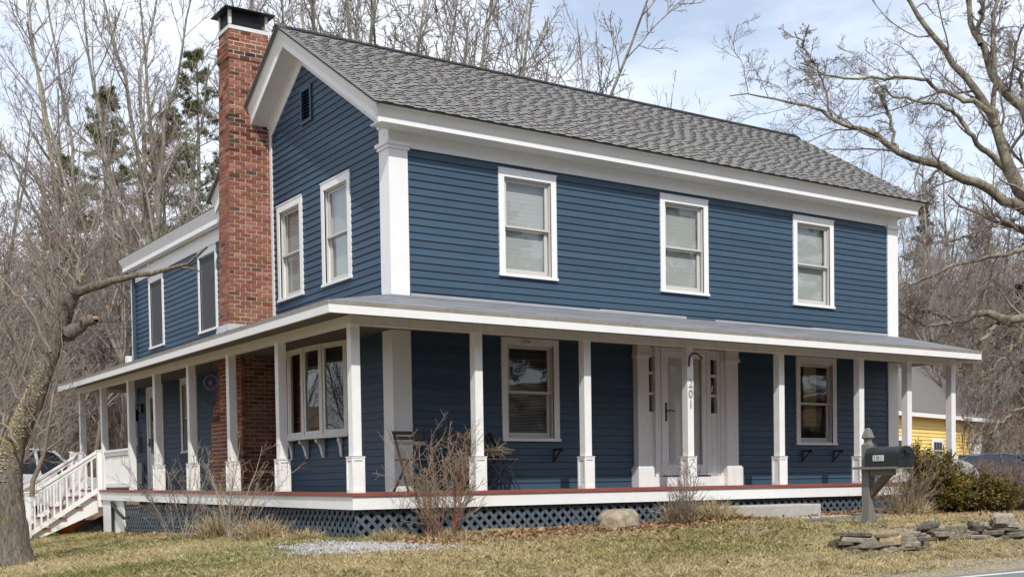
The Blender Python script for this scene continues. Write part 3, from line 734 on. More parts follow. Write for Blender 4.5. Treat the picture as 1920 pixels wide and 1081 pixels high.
bricks(chim, 'x', lambda z: YC0, CXL, lambda z: -.01, 2.6, 7.66, -1, stn)
bricks(chim, 'y', CXL, lambda z: YC0, lambda z: YC1, 2.6, 7.66, -1, stn)
# corbelled head
bricks(chim, 'x', lambda z: YC0 - .02, lambda z: CXL(z) - .025, lambda z: .02, 7.66, 7.96, -1, stn)
bricks(chim, 'y', lambda z: CXL(z) - .025, lambda z: YC0 - .02, lambda z: YC1 + .02, 7.66, 7.96, -1, stn)
bricks(chim, 'x', lambda z: YC0, CXL, lambda z: -.02, 7.96, 8.16, -1, stn)
bricks(chim, 'y', CXL, lambda z: YC0, lambda z: YC1, 7.96, 8.16, -1, stn)
# right and rear faces, above the roof
bricks(chim, 'y', lambda z: -.01, lambda z: YC0, lambda z: YC1, 6.4, 8.16, 1, stn)
bricks(chim, 'x', lambda z: YC1, CXL, lambda z: -.01, 2.6, 8.16, 1, stn)
ch_o = chim.build('chimney', BRICK, house)
m = MB()
def mort(z0, z1, g): m.hexa([(CXL(z0) + g, YC0 + g, z0), (-.01 - g, YC0 + g, z0), (-.01 - g, YC1 - g, z0), (CXL(z0) + g, YC1 - g, z0), (CXL(z1) + g, YC0 + g, z1), (-.01 - g, YC0 + g, z1), (-.01 - g, YC1 - g, z1), (CXL(z1) + g, YC1 - g, z1)])
mort(2.58, 7.66, .001); mort(7.66, 7.96, -.022); mort(7.96, 8.165, .0)
m.build('mortar', MORTAR, ch_o)
m = MB(); zc = 8.17; xl = CXL(8.17)
m.box(xl - .012, .0, YC0 - .012, YC1 + .01, zc, zc + .065)
for x, y in ((xl, YC0), (-.05, YC0), (xl, YC1 - .05), (-.05, YC1 - .05)): m.box(x - .005, x + .045, y - .005, y + .045, zc + .085, zc + .33)
m.build('chimney_flashing', CAPWHITE, ch_o)
m = MB(); zt_ = zc + .33
A = [(xl - .11, YC0 - .12, zt_), (.10, YC0 - .12, zt_), (.10, YC1 + .12, zt_), (xl - .11, YC1 + .12, zt_)]
B = [(xl + .12, YC0 + .12, zt_ + .10), (-.13, YC0 + .12, zt_ + .10), (-.13, YC1 - .12, zt_ + .10), (xl + .12, YC1 - .12, zt_ + .10)]
m.hexa(A + [(p[0], p[1], p[2] + .015) for p in A]); m.hexa([(p[0], p[1], p[2] + .015) for p in A] + B)
m.build('chimney_hood', BLACK, ch_o)
m = MB()
for i in range(26):
    x = xl + .05 + i * (-xl - .1) / 25; m.box(x - .004, x + .004, YC0 + .015, YC0 + .02, zc + .085, zt_)
for i in range(20):
    y = YC0 + .04 + i * .022; m.box(xl + .015, xl + .02, y - .004, y + .004, zc + .085, zt_)
for i in range(8):
    z = zc + .1 + i * .03; m.box(xl + .02, -.03, YC0 + .021, YC0 + .025, z - .004, z + .004); m.box(xl + .021, xl + .025, YC0 + .02, YC1 - .02, z - .004, z + .004)
m.box(xl + .1, -.1, YC0 + .1, YC1 - .1, zc + .085, zt_ - .03)
m.build('spark_screen', BLACK, ch_o)
m = MB(); m.hexa([(CXL(2.9) - .05, YC0 - .05, 2.86), (-.02, YC0 - .05, 2.92), (-.02, YC1 + .1, 2.92), (CXL(2.9) - .05, YC1 + .1, 2.78), (CXL(2.9) - .02, YC0 - .015, 2.98), (-.02, YC0 - .015, 2.98), (-.02, YC1 + .05, 2.98), (CXL(2.9) - .02, YC1 + .05, 2.98)])
m.build('flashing', GALV, ch_o)
# broad chimney base under the porch roof
m = MB(); yb = lambda z: float(np.interp(z, [0, 1.3, 1.7, 2.0, 2.5], [6.25, 6.2, 5.95, 5.8, 5.72]))
bricks(m, 'x', lambda z: YC0, lambda z: -.62, lambda z: -.02, 0.0, 2.5, -1); bricks(m, 'y', lambda z: -.62, lambda z: YC0, yb, 0.0, 2.5, -1)
bricks(m, 'y', lambda z: -.66, lambda z: YC0 - .03, lambda z: YC0 + .35, 0.0, 2.5, -1)
cb = m.build('chimney_base', BRICK, house)
m = MB(); m.box(-.62, 0, YC0 + .001, 5.7, 0, 2.55); m.hexa([(-.62, 5.7, 0), (0, 5.7, 0), (0, 6.24, 0), (-.62, 6.24, 0), (-.62, 5.7, 1.3), (0, 5.7, 1.3), (0, 6.19, 1.3), (-.62, 6.19, 1.3)]); m.build('mortar', MORTAR, cb)

# ------------------------------------------------------------------ porch
PZ = -0.02
m = MB()
def deckslab(mb, z0, z1, out, yend):
    # L shaped, side run rises gently toward the back
    a = -1.40 - out
    mb.hexa([(a, a, PZ + z0), (11.62, a, PZ + z0), (11.62, 0, PZ + z0), (0, 0, PZ + z0), (a, a, PZ + z1), (11.62, a, PZ + z1), (11.62, 0, PZ + z1), (0, 0, PZ + z1)])
    mb.hexa([(a, a, PZ + z0), (0, 0, PZ + z0), (0, yend, z0 + zt(yend)), (a, yend, z0 + zt(yend)), (a, a, PZ + z1), (0, 0, PZ + z1), (0, yend, z1 + zt(yend)), (a, yend, z1 + zt(yend))])
deckslab(m, -.045, 0, -.05, 14.05); m.build('porch_floor', FLOORM, house)
m = MB(); a_ = -1.435
m.hexa([(a_, a_, PZ - .045), (11.62, a_, PZ - .045), (11.62, -1.352, PZ - .045), (-1.352, -1.352, PZ - .045), (a_, a_, PZ + .001), (11.62, a_, PZ + .001), (11.62, -1.352, PZ + .001), (-1.352, -1.352, PZ + .001)])
m.hexa([(a_, a_, PZ - .045), (-1.352, -1.352, PZ - .045), (-1.352, 14.1, -.045 + zt(14)), (a_, 14.1, -.045 + zt(14)), (a_, a_, PZ + .001), (-1.352, -1.352, PZ + .001), (-1.352, 14.1, zt(14) + .001), (a_, 14.1, zt(14) + .001)])
m.build('porch_nosing', RED, house)
m = MB()
m.hexa([(-1.41, -1.41, -.245), (11.6, -1.41, -.245), (11.6, -1.36, -.245), (-1.36, -1.36, -.245), (-1.41, -1.41, PZ - .047), (11.6, -1.41, PZ - .047), (11.6, -1.36, PZ - .047), (-1.36, -1.36, PZ - .047)])
m.hexa([(-1.41, -1.41, -.245), (-1.36, -1.36, -.245), (-1.36, 14.1, -.225 + zt(14)), (-1.41, 14.1, -.225 + zt(14)), (-1.41, -1.41, PZ - .047), (-1.36, -1.36, PZ - .047), (-1.36, 14.1, -.047 + zt(14)), (-1.41, 14.1, -.047 + zt(14))])
m.build('porch_skirt_board', WHITE, house)
# roof slab, fascia, ceiling, beam
FX, FY, XE, YE = -1.94, -1.90, 11.68, 13.2
FXb = -1.80
zf = lambda y: 2.43 + .0065 * max(0, y)          # fascia top
A0 = (FX, FY, 2.43); A1 = (XE, FY, 2.43); A2 = (FXb, YE, zf(YE))
m = MB()
def roofslab(d0, d1):
    m.hexa([(FX, FY, 2.43 + d0), (XE, FY, 2.43 + d0), (XE, 0.02, 2.92 + d0), (0.02, 0.02, 2.92 + d0), (FX, FY, 2.43 + d1), (XE, FY, 2.43 + d1), (XE, .02, 2.92 + d1), (.02, .02, 2.92 + d1)])
    m.hexa([(FX, FY, 2.43 + d0), (.02, .02, 2.92 + d0), (.02, YE, 2.96 + d0), (FXb, YE, zf(YE) + d0), (FX, FY, 2.43 + d1), (.02, .02, 2.92 + d1), (.02, YE, 2.96 + d1), (FXb, YE, zf(YE) + d1)])
roofslab(.0, .022)
m.build('porch_roof', PROOF, house); m = MB()
x = .3
while x < 11.2:
    x2 = min(11.25, x + rng.uniform(.8, 2.6)); h_ = rng.uniform(.012, .03); m.box(x, x2, -.045, -.018, 2.915, 2.942 + h_); x = x2 + rng.choice([0.0, .0, .3, .7])
m.build('wall_flashing', GALV, house); m = MB()
# lapped seams of the roofing
for k in range(1, 4):
    t = k / 4.0
    ya = FY + t * (0 - FY) ; za_ = 2.43 + t * .49 + .024; xa = FX + t * (-FX)
    m.hexa([(xa, ya, za_ - .004), (XE, ya, za_ - .004), (XE, ya + .03, za_ + .004), (xa, ya + .03, za_ + .004), (xa, ya, za_), (XE, ya, za_), (XE, ya + .03, za_ + .006), (xa, ya + .03, za_ + .006)])
m.build('roof_seam', PROOF, house)
m = MB()
m.hexa([(FX, FY, 2.405), (XE, FY, 2.405), (XE, FY + .03, 2.405), (FX + .03, FY + .03, 2.405), (FX - .008, FY - .012, 2.455), (XE, FY - .012, 2.455), (XE, FY + .05, 2.462), (FX + .05, FY + .05, 2.462)])
m.hexa([(FX, FY, 2.405), (FX + .03, FY + .03, 2.405), (FXb + .03, YE, zf(YE) - .025), (FXb, YE, zf(YE) - .025), (FX - .008, FY - .012, 2.455), (FX + .05, FY + .05, 2.462), (FXb + .05, YE, zf(YE) + .032), (FXb - .012, YE, zf(YE) + .025)])
m.build('drip_edge', paint('weathered_drip_edge', (.36, .335, .30), .5, .25, (.2, .18, .15), (2, 2, 2), .3), house)
m = MB()
b0 = 2.295
m.hexa([(FX + .01, FY + .01, b0), (XE, FY + .01, b0), (XE, FY + .045, b0), (FX + .045, FY + .045, b0), (FX + .005, FY + .005, 2.41), (XE, FY + .005, 2.41), (XE, FY + .045, 2.41), (FX + .045, FY + .045, 2.41)])
m.hexa([(FX + .01, FY + .01, b0), (FX + .045, FY + .045, b0), (FXb + .045, YE, zf(YE) - .135), (FXb + .01, YE, zf(YE) - .135), (FX + .005, FY + .005, 2.41), (FX + .045, FY + .045, 2.41), (FXb + .045, YE, zf(YE) - .02), (FXb + .005, YE, zf(YE) - .02)])
m.box(XE - .03, XE - .002, FY + .046, 0, b0 + .002, 2.44); m.hexa([(FXb + .046, YE - .03, 2.39), (0, YE - .03, 2.39), (0, YE - .002, 2.39), (FXb + .046, YE - .002, 2.39), (FXb + .046, YE - .03, 2.5), (0, YE - .03, 2.9), (0, YE - .002, 2.9), (FXb + .046, YE - .002, 2.5)])
m.build('porch_fascia', WHITE, house)
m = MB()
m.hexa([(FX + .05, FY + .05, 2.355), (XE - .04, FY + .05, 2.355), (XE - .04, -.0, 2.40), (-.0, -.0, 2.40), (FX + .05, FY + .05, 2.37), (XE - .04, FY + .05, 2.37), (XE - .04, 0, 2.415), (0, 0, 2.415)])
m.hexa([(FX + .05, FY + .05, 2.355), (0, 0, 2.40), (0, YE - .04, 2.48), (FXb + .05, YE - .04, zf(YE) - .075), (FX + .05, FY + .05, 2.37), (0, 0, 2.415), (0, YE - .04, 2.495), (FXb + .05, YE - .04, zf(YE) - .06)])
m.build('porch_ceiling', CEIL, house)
m = MB()
bz = lambda y: 2.235 + .0075 * max(0, y + 1.3)
m.hexa([(-1.40, -1.40, 2.235), (11.62, -1.40, 2.235), (11.62, -1.27, 2.235), (-1.27, -1.27, 2.235), (-1.40, -1.40, 2.358), (11.62, -1.40, 2.358), (11.62, -1.27, 2.358), (-1.27, -1.27, 2.358)])
m.hexa([(-1.40, -1.40, 2.235), (-1.27, -1.27, 2.235), (-1.27, 13.1, bz(13)), (-1.40, 13.1, bz(13)), (-1.40, -1.40, 2.358), (-1.27, -1.27, 2.358), (-1.27, 13.1, bz(13) + .12), (-1.40, 13.1, bz(13) + .12)])
m.build('porch_beam', OLDWHITE, house)

def post(loc, ht, plain=False):
    m = MB(); h0 = .0 if plain else .5
    m.box(-.065, .065, -.065, .065, h0, ht)
    p = m.build('porch_post', OLDWHITE, house, loc)
    if not plain:
        m = MB(); q = .094
        m.box(-q + .012, q - .012, -q + .012, q - .012, 0, .49); 
        for sx in (-1, 1):
            for sy in (-1, 1): m.box(sx * q - (.0 if sx < 0 else .03), sx * q + (.03 if sx < 0 else 0), sy * q - (0 if sy < 0 else .03), sy * q + (.03 if sy < 0 else 0), 0, .475)
        for a_, b_ in ((0, .05), (.44, .475)):
            m.box(-q + .031, q - .031, -q - .0, -q + .011, a_, b_); m.box(-q + .031, q - .031, q - .011, q, a_, b_); m.box(-q, -q + .011, -q + .031, q - .031, a_, b_); m.box(q - .011, q, -q + .031, q - .031, a_, b_)
        m.box(-q - .006, q + .006, -q - .006, q + .006, .476, .492)
        m.build('post_base', OLDWHITE, p)
    return p
for x in (-1.305, .645, 2.605, 4.705, 6.81, 8.875, 10.225, 11.55): post((x, -1.30, PZ), 2.256)
for y in (1.20, 3.29, 5.30, 7.30): post((-1.30, y, zt(y)), bz(y) - zt(y) + .001)
for y in (9.06, 11.13, 13.0): post((-1.30, y, zt(y)), bz(y) - zt(y) + .001, True)

# house numbers and plant hook on the fourth front post
def digits(txt, size, loc, parent, mat, name='house_number', depth=.006, rotx=math.pi / 2, rotz=0.0):
    cu = bpy.data.curves.new(name, 'FONT'); cu.body = txt; cu.size = size; cu.extrude = depth; cu.align_x = 'CENTER'
    tmp = bpy.data.objects.new('tmp_text', cu); COL.objects.link(tmp)
    dg = bpy.context.evaluated_depsgraph_get(); me = bpy.data.meshes.new_from_object(tmp.evaluated_get(dg))
    bpy.data.objects.remove(tmp)
    me.materials.clear(); me.materials.append(mat)
    o = bpy.data.objects.new(name, me); COL.objects.link(o); o.parent = parent; o.location = loc; o.rotation_euler = (rotx, 0, rotz)
    return o
for ch, z in (('2', 1.59), ('0', 1.42), ('1', 1.25)): digits(ch, .19, (4.705, -1.373, z), house, GREYMET)
m = MB(); pts = [(4.67, -1.375, 1.92), (4.67, -1.38, 2.02)] + [(4.80 - .13 * math.cos(t), -1.385 - .0 * t, 2.03 + .11 * math.sin(t)) for t in np.linspace(.1, 2.6, 9)] + [(4.935, -1.39, 2.075), (4.925, -1.39, 2.05)]
m.tube(pts, .013, 6); m.build('plant_hook', BLACK, house)

# lattice skirts
def lattice(axis_, plane, lo, hi, z0f, z1, name='lattice_skirt'):
    m = MB(); sp_ = .165; wd = .036
    for layer, sgn in ((0, 1), (1, -1)):
        p = lo - 1.0
        while p < hi + 1.0:
            zb, ztp = z0f(p), z1; dz = ztp - zb
            a_ = p; b_ = p + sgn * dz
            # clip
            pts_ = [(a_ - wd, zb), (a_ + wd, zb), (b_ + wd, ztp), (b_ - wd, ztp)]
            if min(q[0] for q in pts_) >= lo - .001 and max(q[0] for q in pts_) <= hi + .001:
                o0 = -.006 - .009 * layer; o1 = o0 + .008
                if axis_ == 'x': m.prism([(q, plane + o0, z) for q, z in pts_], (0, .008, 0))
                else: m.prism([(plane + o0, q, z) for q, z in pts_], (.008, 0, 0))
            else:
                # cut strips at the panel ends
                pl_ = []
                for q, z in pts_: pl_.append((min(max(q, lo), hi), z))
                def clipx(poly, lim, keep_less):
                    out = []
                    for i in range(len(poly)):
                        P_, Q_ = poly[i], poly[(i + 1) % len(poly)]
                        ip = (P_[0] <= lim) if keep_less else (P_[0] >= lim); iq = (Q_[0] <= lim) if keep_less else (Q_[0] >= lim)
                        if ip: out.append(P_)
                        if ip != iq:
                            t = (lim - P_[0]) / (Q_[0] - P_[0]); out.append((lim, P_[1] + t * (Q_[1] - P_[1])))
                    return out
                pg = clipx(clipx(pts_, lo, False), hi, True)
                if len(pg) >= 3:
                    o0 = -.006 - .009 * layer
                    if axis_ == 'x': m.prism([(q, plane + o0, z) for q, z in pg], (0, .008, 0))
                    else: m.prism([(plane + o0, q, z) for q, z in pg], (.008, 0, 0))
            p += sp_
    return m.build(name, LATT, house)
lattice('x', -1.325, -1.33, 11.5, lambda p: -0.66, -.242)
lattice('y', -1.325, -1.33, 9.55, lambda p: -0.72 - .02 * max(0, p), -.235)
m = MB()
for q in (2.4, 6.5): m.box(q - .03, q + .03, -1.318, -1.28, -.7, -.24)
m.build('skirt_stud', LATT, house)
m = MB(); m.box(-1.36, -1.30, 9.58, 10.30, -1.0, -.16); m.box(-1.37, -1.31, 10.34, 11.15, -1.0, -.16); m.build('access_panel', WHITE, house)
m = MB(); m.tube([(-1.40, 10.28, -.9), (-1.40, 10.28, -.25), (-1.41, 10.3, -.2), (-1.44, 9.8, -.38), (-1.46, 9.25, -.52), (-1.46, 8.9, -.5)], .035, 8); m.build('drain_pipe', BLACK, house)

# stairs off the side porch, going down toward -x
sy0, sy1 = 11.32, 12.85
stair = empty('stairs', (0, 0, 0), house)
zs = [-.15, -.375, -.60, -.82]
for sgy in (sy0 + .06, sy1 - .10):
    pr = [(-1.41, .0), (-1.41, -.50), (-2.62, -1.02), (-2.86, -1.02)]
    for k in range(3, -1, -1):
        xr = -1.43 - .345 * (k + 1); pr += [(xr, zs[k] - .03), (xr + .345, zs[k] - .03)]
    st = MB(); st.prism([(x, sgy, z + .08) for x, z in pr], (0, .04, 0)); st.build('stringer', WHITE, stair)
for k in range(4):
    xr = -1.43 - .345 * (k + 1)
    m = MB(); m.box(xr - .03, xr + .355, sy0, sy1, zs[k] + .05, zs[k] + .085); m.build('tread', RED, stair)
    m = MB(); m.box(xr + .345, xr + .365, sy0 + .04, sy1 - .04, zs[k] + .085, zs[k] + .28); m.build('riser', WHITE, stair)
def railing(p0, p1, nb, name='railing', hz=.84, low=.10, newels=()):
    p0 = np.array(p0, float); p1 = np.array(p1, float)
    m = MB(); up = np.array([0, 0, 1.0])
    m.beam(p0 + up * hz, p1 + up * hz, .10, .05); m.beam(p0 + up * (hz - .06), p1 + up * (hz - .06), .05, .08); m.beam(p0 + up * low, p1 + up * low, .05, .09)
    for n in newels: m.box(n[0] - .055, n[0] + .055, n[1] - .055, n[1] + .055, n[2], n[3]); m.box(n[0] - .07, n[0] + .07, n[1] - .07, n[1] + .07, n[3], n[3] + .03)
    rl = m.build(name, WHITE, house)
    for i in range(nb):
        t = (i + 1) / (nb + 1); q = p0 + (p1 - p0) * t
        m = MB(); m.box(q[0] - .018, q[0] + .018, q[1] - .018, q[1] + .018, q[2] + low + .03, q[2] + hz - .09); m.build('baluster', WHITE, rl)
zz = zt(10)
railing((-1.30, 9.13, zz), (-1.30, 11.06, zz), 13, newels=((-1.40, 11.25, -.3, .93),))
railing((-1.42, sy0 - .02, .03), (-2.92, sy0 - .02, -.93), 10, hz=.90, low=.05, newels=((-2.92, sy0 - .02, -1.1, .03),))
railing((-1.42, sy1, .03), (-2.92, sy1, -.93), 10, hz=.90, low=.05, newels=((-2.92, sy1, -1.1, .03), (-1.40, sy1, -.3, .93)))
railing((-1.30, 13.07, .1), (-1.30, 14.05, .1), 6, newels=((-1.30, 14.05, -.9, .98),))
m = MB(); m.box(-1.36, -1.3, 13.0, 14.1, -1.0, -.14); m.build('skirt_panel', WHITE, house)

# small fittings
def bracket(x, z):
    m = MB(); m.box(x - .012, x + .012, -.035, -.018, z - .22, z); m.box(x - .012, x + .012, -.24, -.035, z - .03, z); m.beam((x, -.20, z - .03), (x, -.04, z - .18), .02, .02); m.box(x - .02, x + .02, -.26, -.24, z - .06, z + .01)
    m.build('wall_bracket', BLACK, house)
for x, z in ((2.93, .63), (8.79, .62), (9.66, .62)): bracket(x, z)
m = MB(); m.lathe([(.035, 0), (.045, .02), (.03, .04), (.02, .05)], (2.40, -.06, 2.30), 10); m.tube([(2.40, -.03, 2.36), (2.40, -.10, 2.33), (2.40, -.14, 2.30)], .022, 8); m.build('porch_light', OLDWHITE, house)
m = MB(); m.box(-.06, -.02, 12.55, 12.67, 1.9, 2.1); m.tube([(-.06, 12.61, 2.05), (-.16, 12.61, 2.1), (-.18, 12.61, 2.0)], .012); m.lathe([(.03, 0), (.07, .02), (.085, .20), (.10, .21), (.03, .28), (.01, .33)], (-.18, 12.61, 1.68), 6); m.build('wall_lantern', BLACK, house)
m = MB(); m.box(-.09, -.02, 12.78, 13.0, .95, 1.32); m.lathe([(.09, 0), (.09, .12)], (-.08, 12.9, 1.0), 12); m.tube([(-.05, 12.9, 1.3), (-.05, 12.9, 2.9)], .025); m.box(-.08, -.02, 12.55, 12.9, .2, .7); m.build('electric_meter', GREYMET, house)
m = MB(); m.box(-.14, -.04, 13.08, 13.22, 3.05, 3.12); m.box(-.2, -.08, 13.12, 13.26, 3.12, 3.28); m.build('floodlight', WHITE, house)

# ------------------------------------------------------------------ bare wood: vectorised branching
def wander(rg, st, dr, ln, K, wob, up):
    N = len(st); P = np.empty((N, K, 3)); P[:, 0] = st; d = dr / np.linalg.norm(dr, axis=1)[:, None]
    sl = (ln / (K - 1))[:, None]
    for k in range(1, K):
        d = d + rg.normal(0, wob, (N, 3)); d[:, 2] += up
        d /= np.linalg.norm(d, axis=1)[:, None]; P[:, k] = P[:, k - 1] + d * sl
    return P

def grow(rg, P, Rd, n, t0, t1, ang, angsd, lf, K, rr, wob, up, rmin, fall=.55, lnmax=99, flat=0.0):
    N, K0, _ = P.shape
    t = t0 + (t1 - t0) * (np.arange(n)[None, :] + rg.uniform(0, 1, (N, n))) / n
    f = t * (K0 - 1); i = np.clip(f.astype(int), 0, K0 - 2); fr = (f - i)[..., None]
    ii = np.arange(N)[:, None]
    a = P[ii, i]; b_ = P[ii, i + 1]; pos = a + (b_ - a) * fr; T = b_ - a; T /= np.linalg.norm(T, axis=2)[..., None] + 1e-9
    r = Rd[ii, i] + (Rd[ii, i + 1] - Rd[ii, i]) * fr[..., 0]
    pl = np.linalg.norm(np.diff(P, axis=1), axis=2).sum(1)[:, None]
    ref = rg.normal(0, 1, (N, n, 3)); ref[..., 2] *= (1 - flat)
    A = ref - (ref * T).sum(2)[..., None] * T; A /= np.linalg.norm(A, axis=2)[..., None] + 1e-9
    an = np.radians(rg.normal(ang, angsd, (N, n)))[..., None]
    D = np.cos(an) * T + np.sin(an) * A
    ln = np.minimum(lf * pl * (1 - fall * t) * rg.uniform(.55, 1.3, (N, n)), lnmax)
    C = wander(rg, pos.reshape(-1, 3), D.reshape(-1, 3), ln.reshape(-1), K, wob, up)
    r0 = np.maximum(r.reshape(-1) * rr * rg.uniform(.7, 1.1, N * n), rmin)
    rad = np.maximum(r0[:, None] * np.linspace(1, .25, K)[None, :], rmin * .8)
    return C, rad

def tubes(sets, cols=None):
    """sets of (P, R, sides) -> vertex and quad arrays"""
    VV, FF, CC = [], [], []; base = 0
    for si, (P, Rd, k) in enumerate(sets):
        P = np.asarray(P, float); Rd = np.asarray(Rd, float); N, K, _ = P.shape
        T = np.gradient(P, axis=1); T /= np.linalg.norm(T, axis=2)[..., None] + 1e-9
        mt = T.mean(1); ref = np.eye(3)[np.argmin(np.abs(mt), axis=1)][:, None, :]
        n1 = np.cross(T, np.broadcast_to(ref, T.shape)); n1 /= np.linalg.norm(n1, axis=2)[..., None] + 1e-9; n2 = np.cross(T, n1)
        an = 2 * np.pi * np.arange(k) / k
        Vv = P[:, :, None, :] + Rd[:, :, None, None] * (np.cos(an)[None, None, :, None] * n1[:, :, None, :] + np.sin(an)[None, None, :, None] * n2[:, :, None, :])
        VV.append(Vv.reshape(-1, 3))
        ii = (np.arange(N) * K * k)[:, None, None] + (np.arange(K - 1) * k)[None, :, None]
        q = np.arange(k)[None, None, :]; q2 = (np.arange(k) + 1) % k; q2 = q2[None, None, :]
        F_ = np.stack([ii + q, ii + q2, ii + k + q2, ii + k + q], -1).reshape(-1, 4) + base
        FF.append(F_); base += N * K * k
    return np.concatenate(VV), np.concatenate(FF)

def tube_obj(name, sets, mat, parent=None, loc=(0, 0, 0), smooth=True):
    V_, F_ = tubes(sets); V_ = V_ - np.array(loc)[None, :] if parent is None else V_
    return put(name, mesh_np(name, V_, F_, smooth=smooth), mat, parent, loc if parent is None else (0, 0, 0))

def line(pts, K):
    """resample a hand placed polyline to K points with a smooth curve"""
    p = np.array(pts, float); d = np.r_[0, np.cumsum(np.linalg.norm(np.diff(p[:, :3], axis=0), axis=1))]; s_ = np.linspace(0, d[-1], K)
    o = np.stack([np.interp(s_, d, p[:, j]) for j in range(p.shape[1])], 1)
    for _ in range(1): o[1:-1] = .25 * o[:-2] + .5 * o[1:-1] + .25 * o[2:]
    return o

# --- slender forest trees: a few kinds, each copied many times
def bare_tree(seed, h, r, spread, mat, lab, n1=18, first=.30, forks=1, lean=.05, wob=.07):
    rg = np.random.default_rng(seed)
    root = empty('bare_tree'); tag(root, lab, 'tree', 'bare trees of the wood behind the house')
    st = np.zeros((forks, 3)); st[:, :2] = rg.normal(0, .12 * (forks > 1), (forks, 2)); st[:, 2] = -.3
    d = np.stack([rg.normal(0, lean + .16 * (forks > 1), forks), rg.normal(0, lean + .16 * (forks > 1), forks), np.ones(forks)], 1)
    hh = h * rg.uniform(.8, 1.05, forks)
    T = wander(rg, st, d, hh, 14, wob * .5, .03); TR = .76 * r * np.linspace(1.15, .16, 14)[None, :] * np.ones((forks, 1))
    B1, R1 = grow(rg, T, TR, n1, first, .98, 42, 11, spread, 8, .55, .10, .07, .016, .70)
    B2, R2 = grow(rg, B1, R1, 6, .2, .98, 40, 13, .52, 6, .55, .12, .05, .010)
    B3, R3 = grow(rg, B2, R2, 5, .15, 1., 38, 14, .55, 5, .6, .13, .04, .0068)
    B4, R4 = grow(rg, B3, R3, 3, .2, 1., 36, 14, .6, 3, .6, .1, .03, .0052)
    tube_obj('trunk', [(T, TR, 9)], mat, root)
    tube_obj('crown', [(B1, R1, 5), (B2, R2, 4), (B3, R3, 3), (B4, R4, 3)], TW_GREY if mat is not BK_OAK else TW_BROWN, root)
    return root

def place(root, loc, rz, s, label=None):
    root.location = loc; root.rotation_euler = (0, 0, rz); root.scale = (s, s, s)
    if label: root['label'] = label

LB = 'slender leafless tree standing in the wood behind the house'
protos = [bare_tree(101, 17, .17, .30, BK_GREY, LB), bare_tree(102, 19, .20, .34, BK_TAN, LB, 20, .38), bare_tree(103, 15, .14, .36, BK_GREY, LB, 20, .25, 2),
          bare_tree(104, 13, .11, .34, BK_TAN, LB, 18, .22, 3, .06), bare_tree(105, 20, .22, .28, BK_OAK, LB, 22, .45), bare_tree(106, 9, .07, .42, BK_GREY, LB, 16, .15, 4, .10)]
rgp = np.random.default_rng(77); used = [False] * 6
def ground_at(u, d):
    p = at(u, 900, d); return (p[0], p[1], float(H(p[0], p[1])) - .1)
def add_tree(k, u, d, s, rz=None):
    if used[k]: o = dup(protos[k])
    else: o = protos[k]; used[k] = True
    place(o, ground_at(u, d), rz if rz is not None else rgp.uniform(0, 6.28), s)
    return o
# left wood (behind the ell), thin to the sky at the top
for i in range(17):
    u = rgp.uniform(-120, 420); d = rgp.uniform(38, 82)
    add_tree(int(rgp.choice([0, 1, 2, 3, 3, 5, 4])), u, d, rgp.uniform(.72, 1.08))
for i in range(8): add_tree(int(rgp.choice([3, 5, 5, 2])), rgp.uniform(-140, 150), rgp.uniform(29, 38), rgp.uniform(.6, .85))
# above the left half of the roof
for u, d, k, s in ((545, 33, 0, .98), (590, 40, 1, 1.05), (640, 31, 4, .82), (668, 37, 0, 1.0), (715, 36, 2, 1.08), (760, 38, 2, 1.12), (805, 35, 3, 1.02), (850, 40, 2, .95), (900, 43, 3, 1.1), (470, 36, 1, .95), (880, 36, 2, .98), (825, 33, 2, 1.05), (610, 35, 3, 1.35), (745, 35, 3, 1.35), (850, 36, 3, 1.3), (510, 44, 4, 1.0), (430, 47, 0, 1.1), (690, 48, 1, 1.0), (880, 37, 5, 1.02)): add_tree(k, u, d, s)
# thin saplings over the middle of the ridge
SAPL = True
# right wood
for i in range(66):
    u = rgp.uniform(1430, 2050); d = rgp.uniform(66, 118)
    add_tree(int(rgp.choice([0, 1, 2, 3, 4, 5])), u, d, rgp.uniform(.62, .95) * (0.80 if u < 1600 else 1.0))
for i in range(22): add_tree(int(rgp.choice([3, 5, 2, 0])), rgp.uniform(1690, 2020), rgp.uniform(58, 72), rgp.uniform(.7, 1.0))
for u, d, s in ((1853, 65, .95), (1880, 68, .85), (1795, 72, .85)): add_tree(4, u, d, s)

# --- far wood and underbrush that nobody could count
def brush(name, seed, n, ur, dr_, hr, kids, rmin, mat, curve=.045):
    rg = np.random.default_rng(seed); u = rg.uniform(ur[0], ur[1], n); d = rg.uniform(dr_[0], dr_[1], n)
    P0 = np.array([ground_at(a, b_) for a, b_ in zip(u, d)])
    D = np.stack([rg.normal(0, .25, n), rg.normal(0, .25, n), np.ones(n)], 1)
    h = rg.uniform(hr[0], hr[1], n) * rg.uniform(.5, 1.0, n)
    T = wander(rg, P0, D, h, 8, curve, .02); TR = (rmin * 2.2 + h * .003)[:, None] * np.linspace(1.1, .3, 8)[None, :]
    B1, R1 = grow(rg, T, TR, kids[0], .15, 1., 38, 13, .42, 6, .55, .07, .05, rmin)
    B2, R2 = grow(rg, B1, R1, kids[1], .2, 1., 38, 15, .55, 5, .65, .08, .03, rmin)
    sets = [(T, TR, 5), (B1, R1, 3), (B2, R2, 3)]
    if len(kids) > 2:
        B3, R3 = grow(rg, B2, R2, kids[2], .2, 1., 40, 15, .6, 3, .7, .15, .03, rmin); sets.append((B3, R3, 3))
    o = tube_obj(name, sets, mat); o['kind'] = 'stuff'; return o
brush('underbrush', 31, 430, (-160, 330), (38, 66), (1.8, 6.5), (10, 6), .0065, TW_BROWN)
brush('underbrush', 32, 150, (-160, 260), (40, 95), (4, 11), (12, 7), .011, TW_GREY, .04)
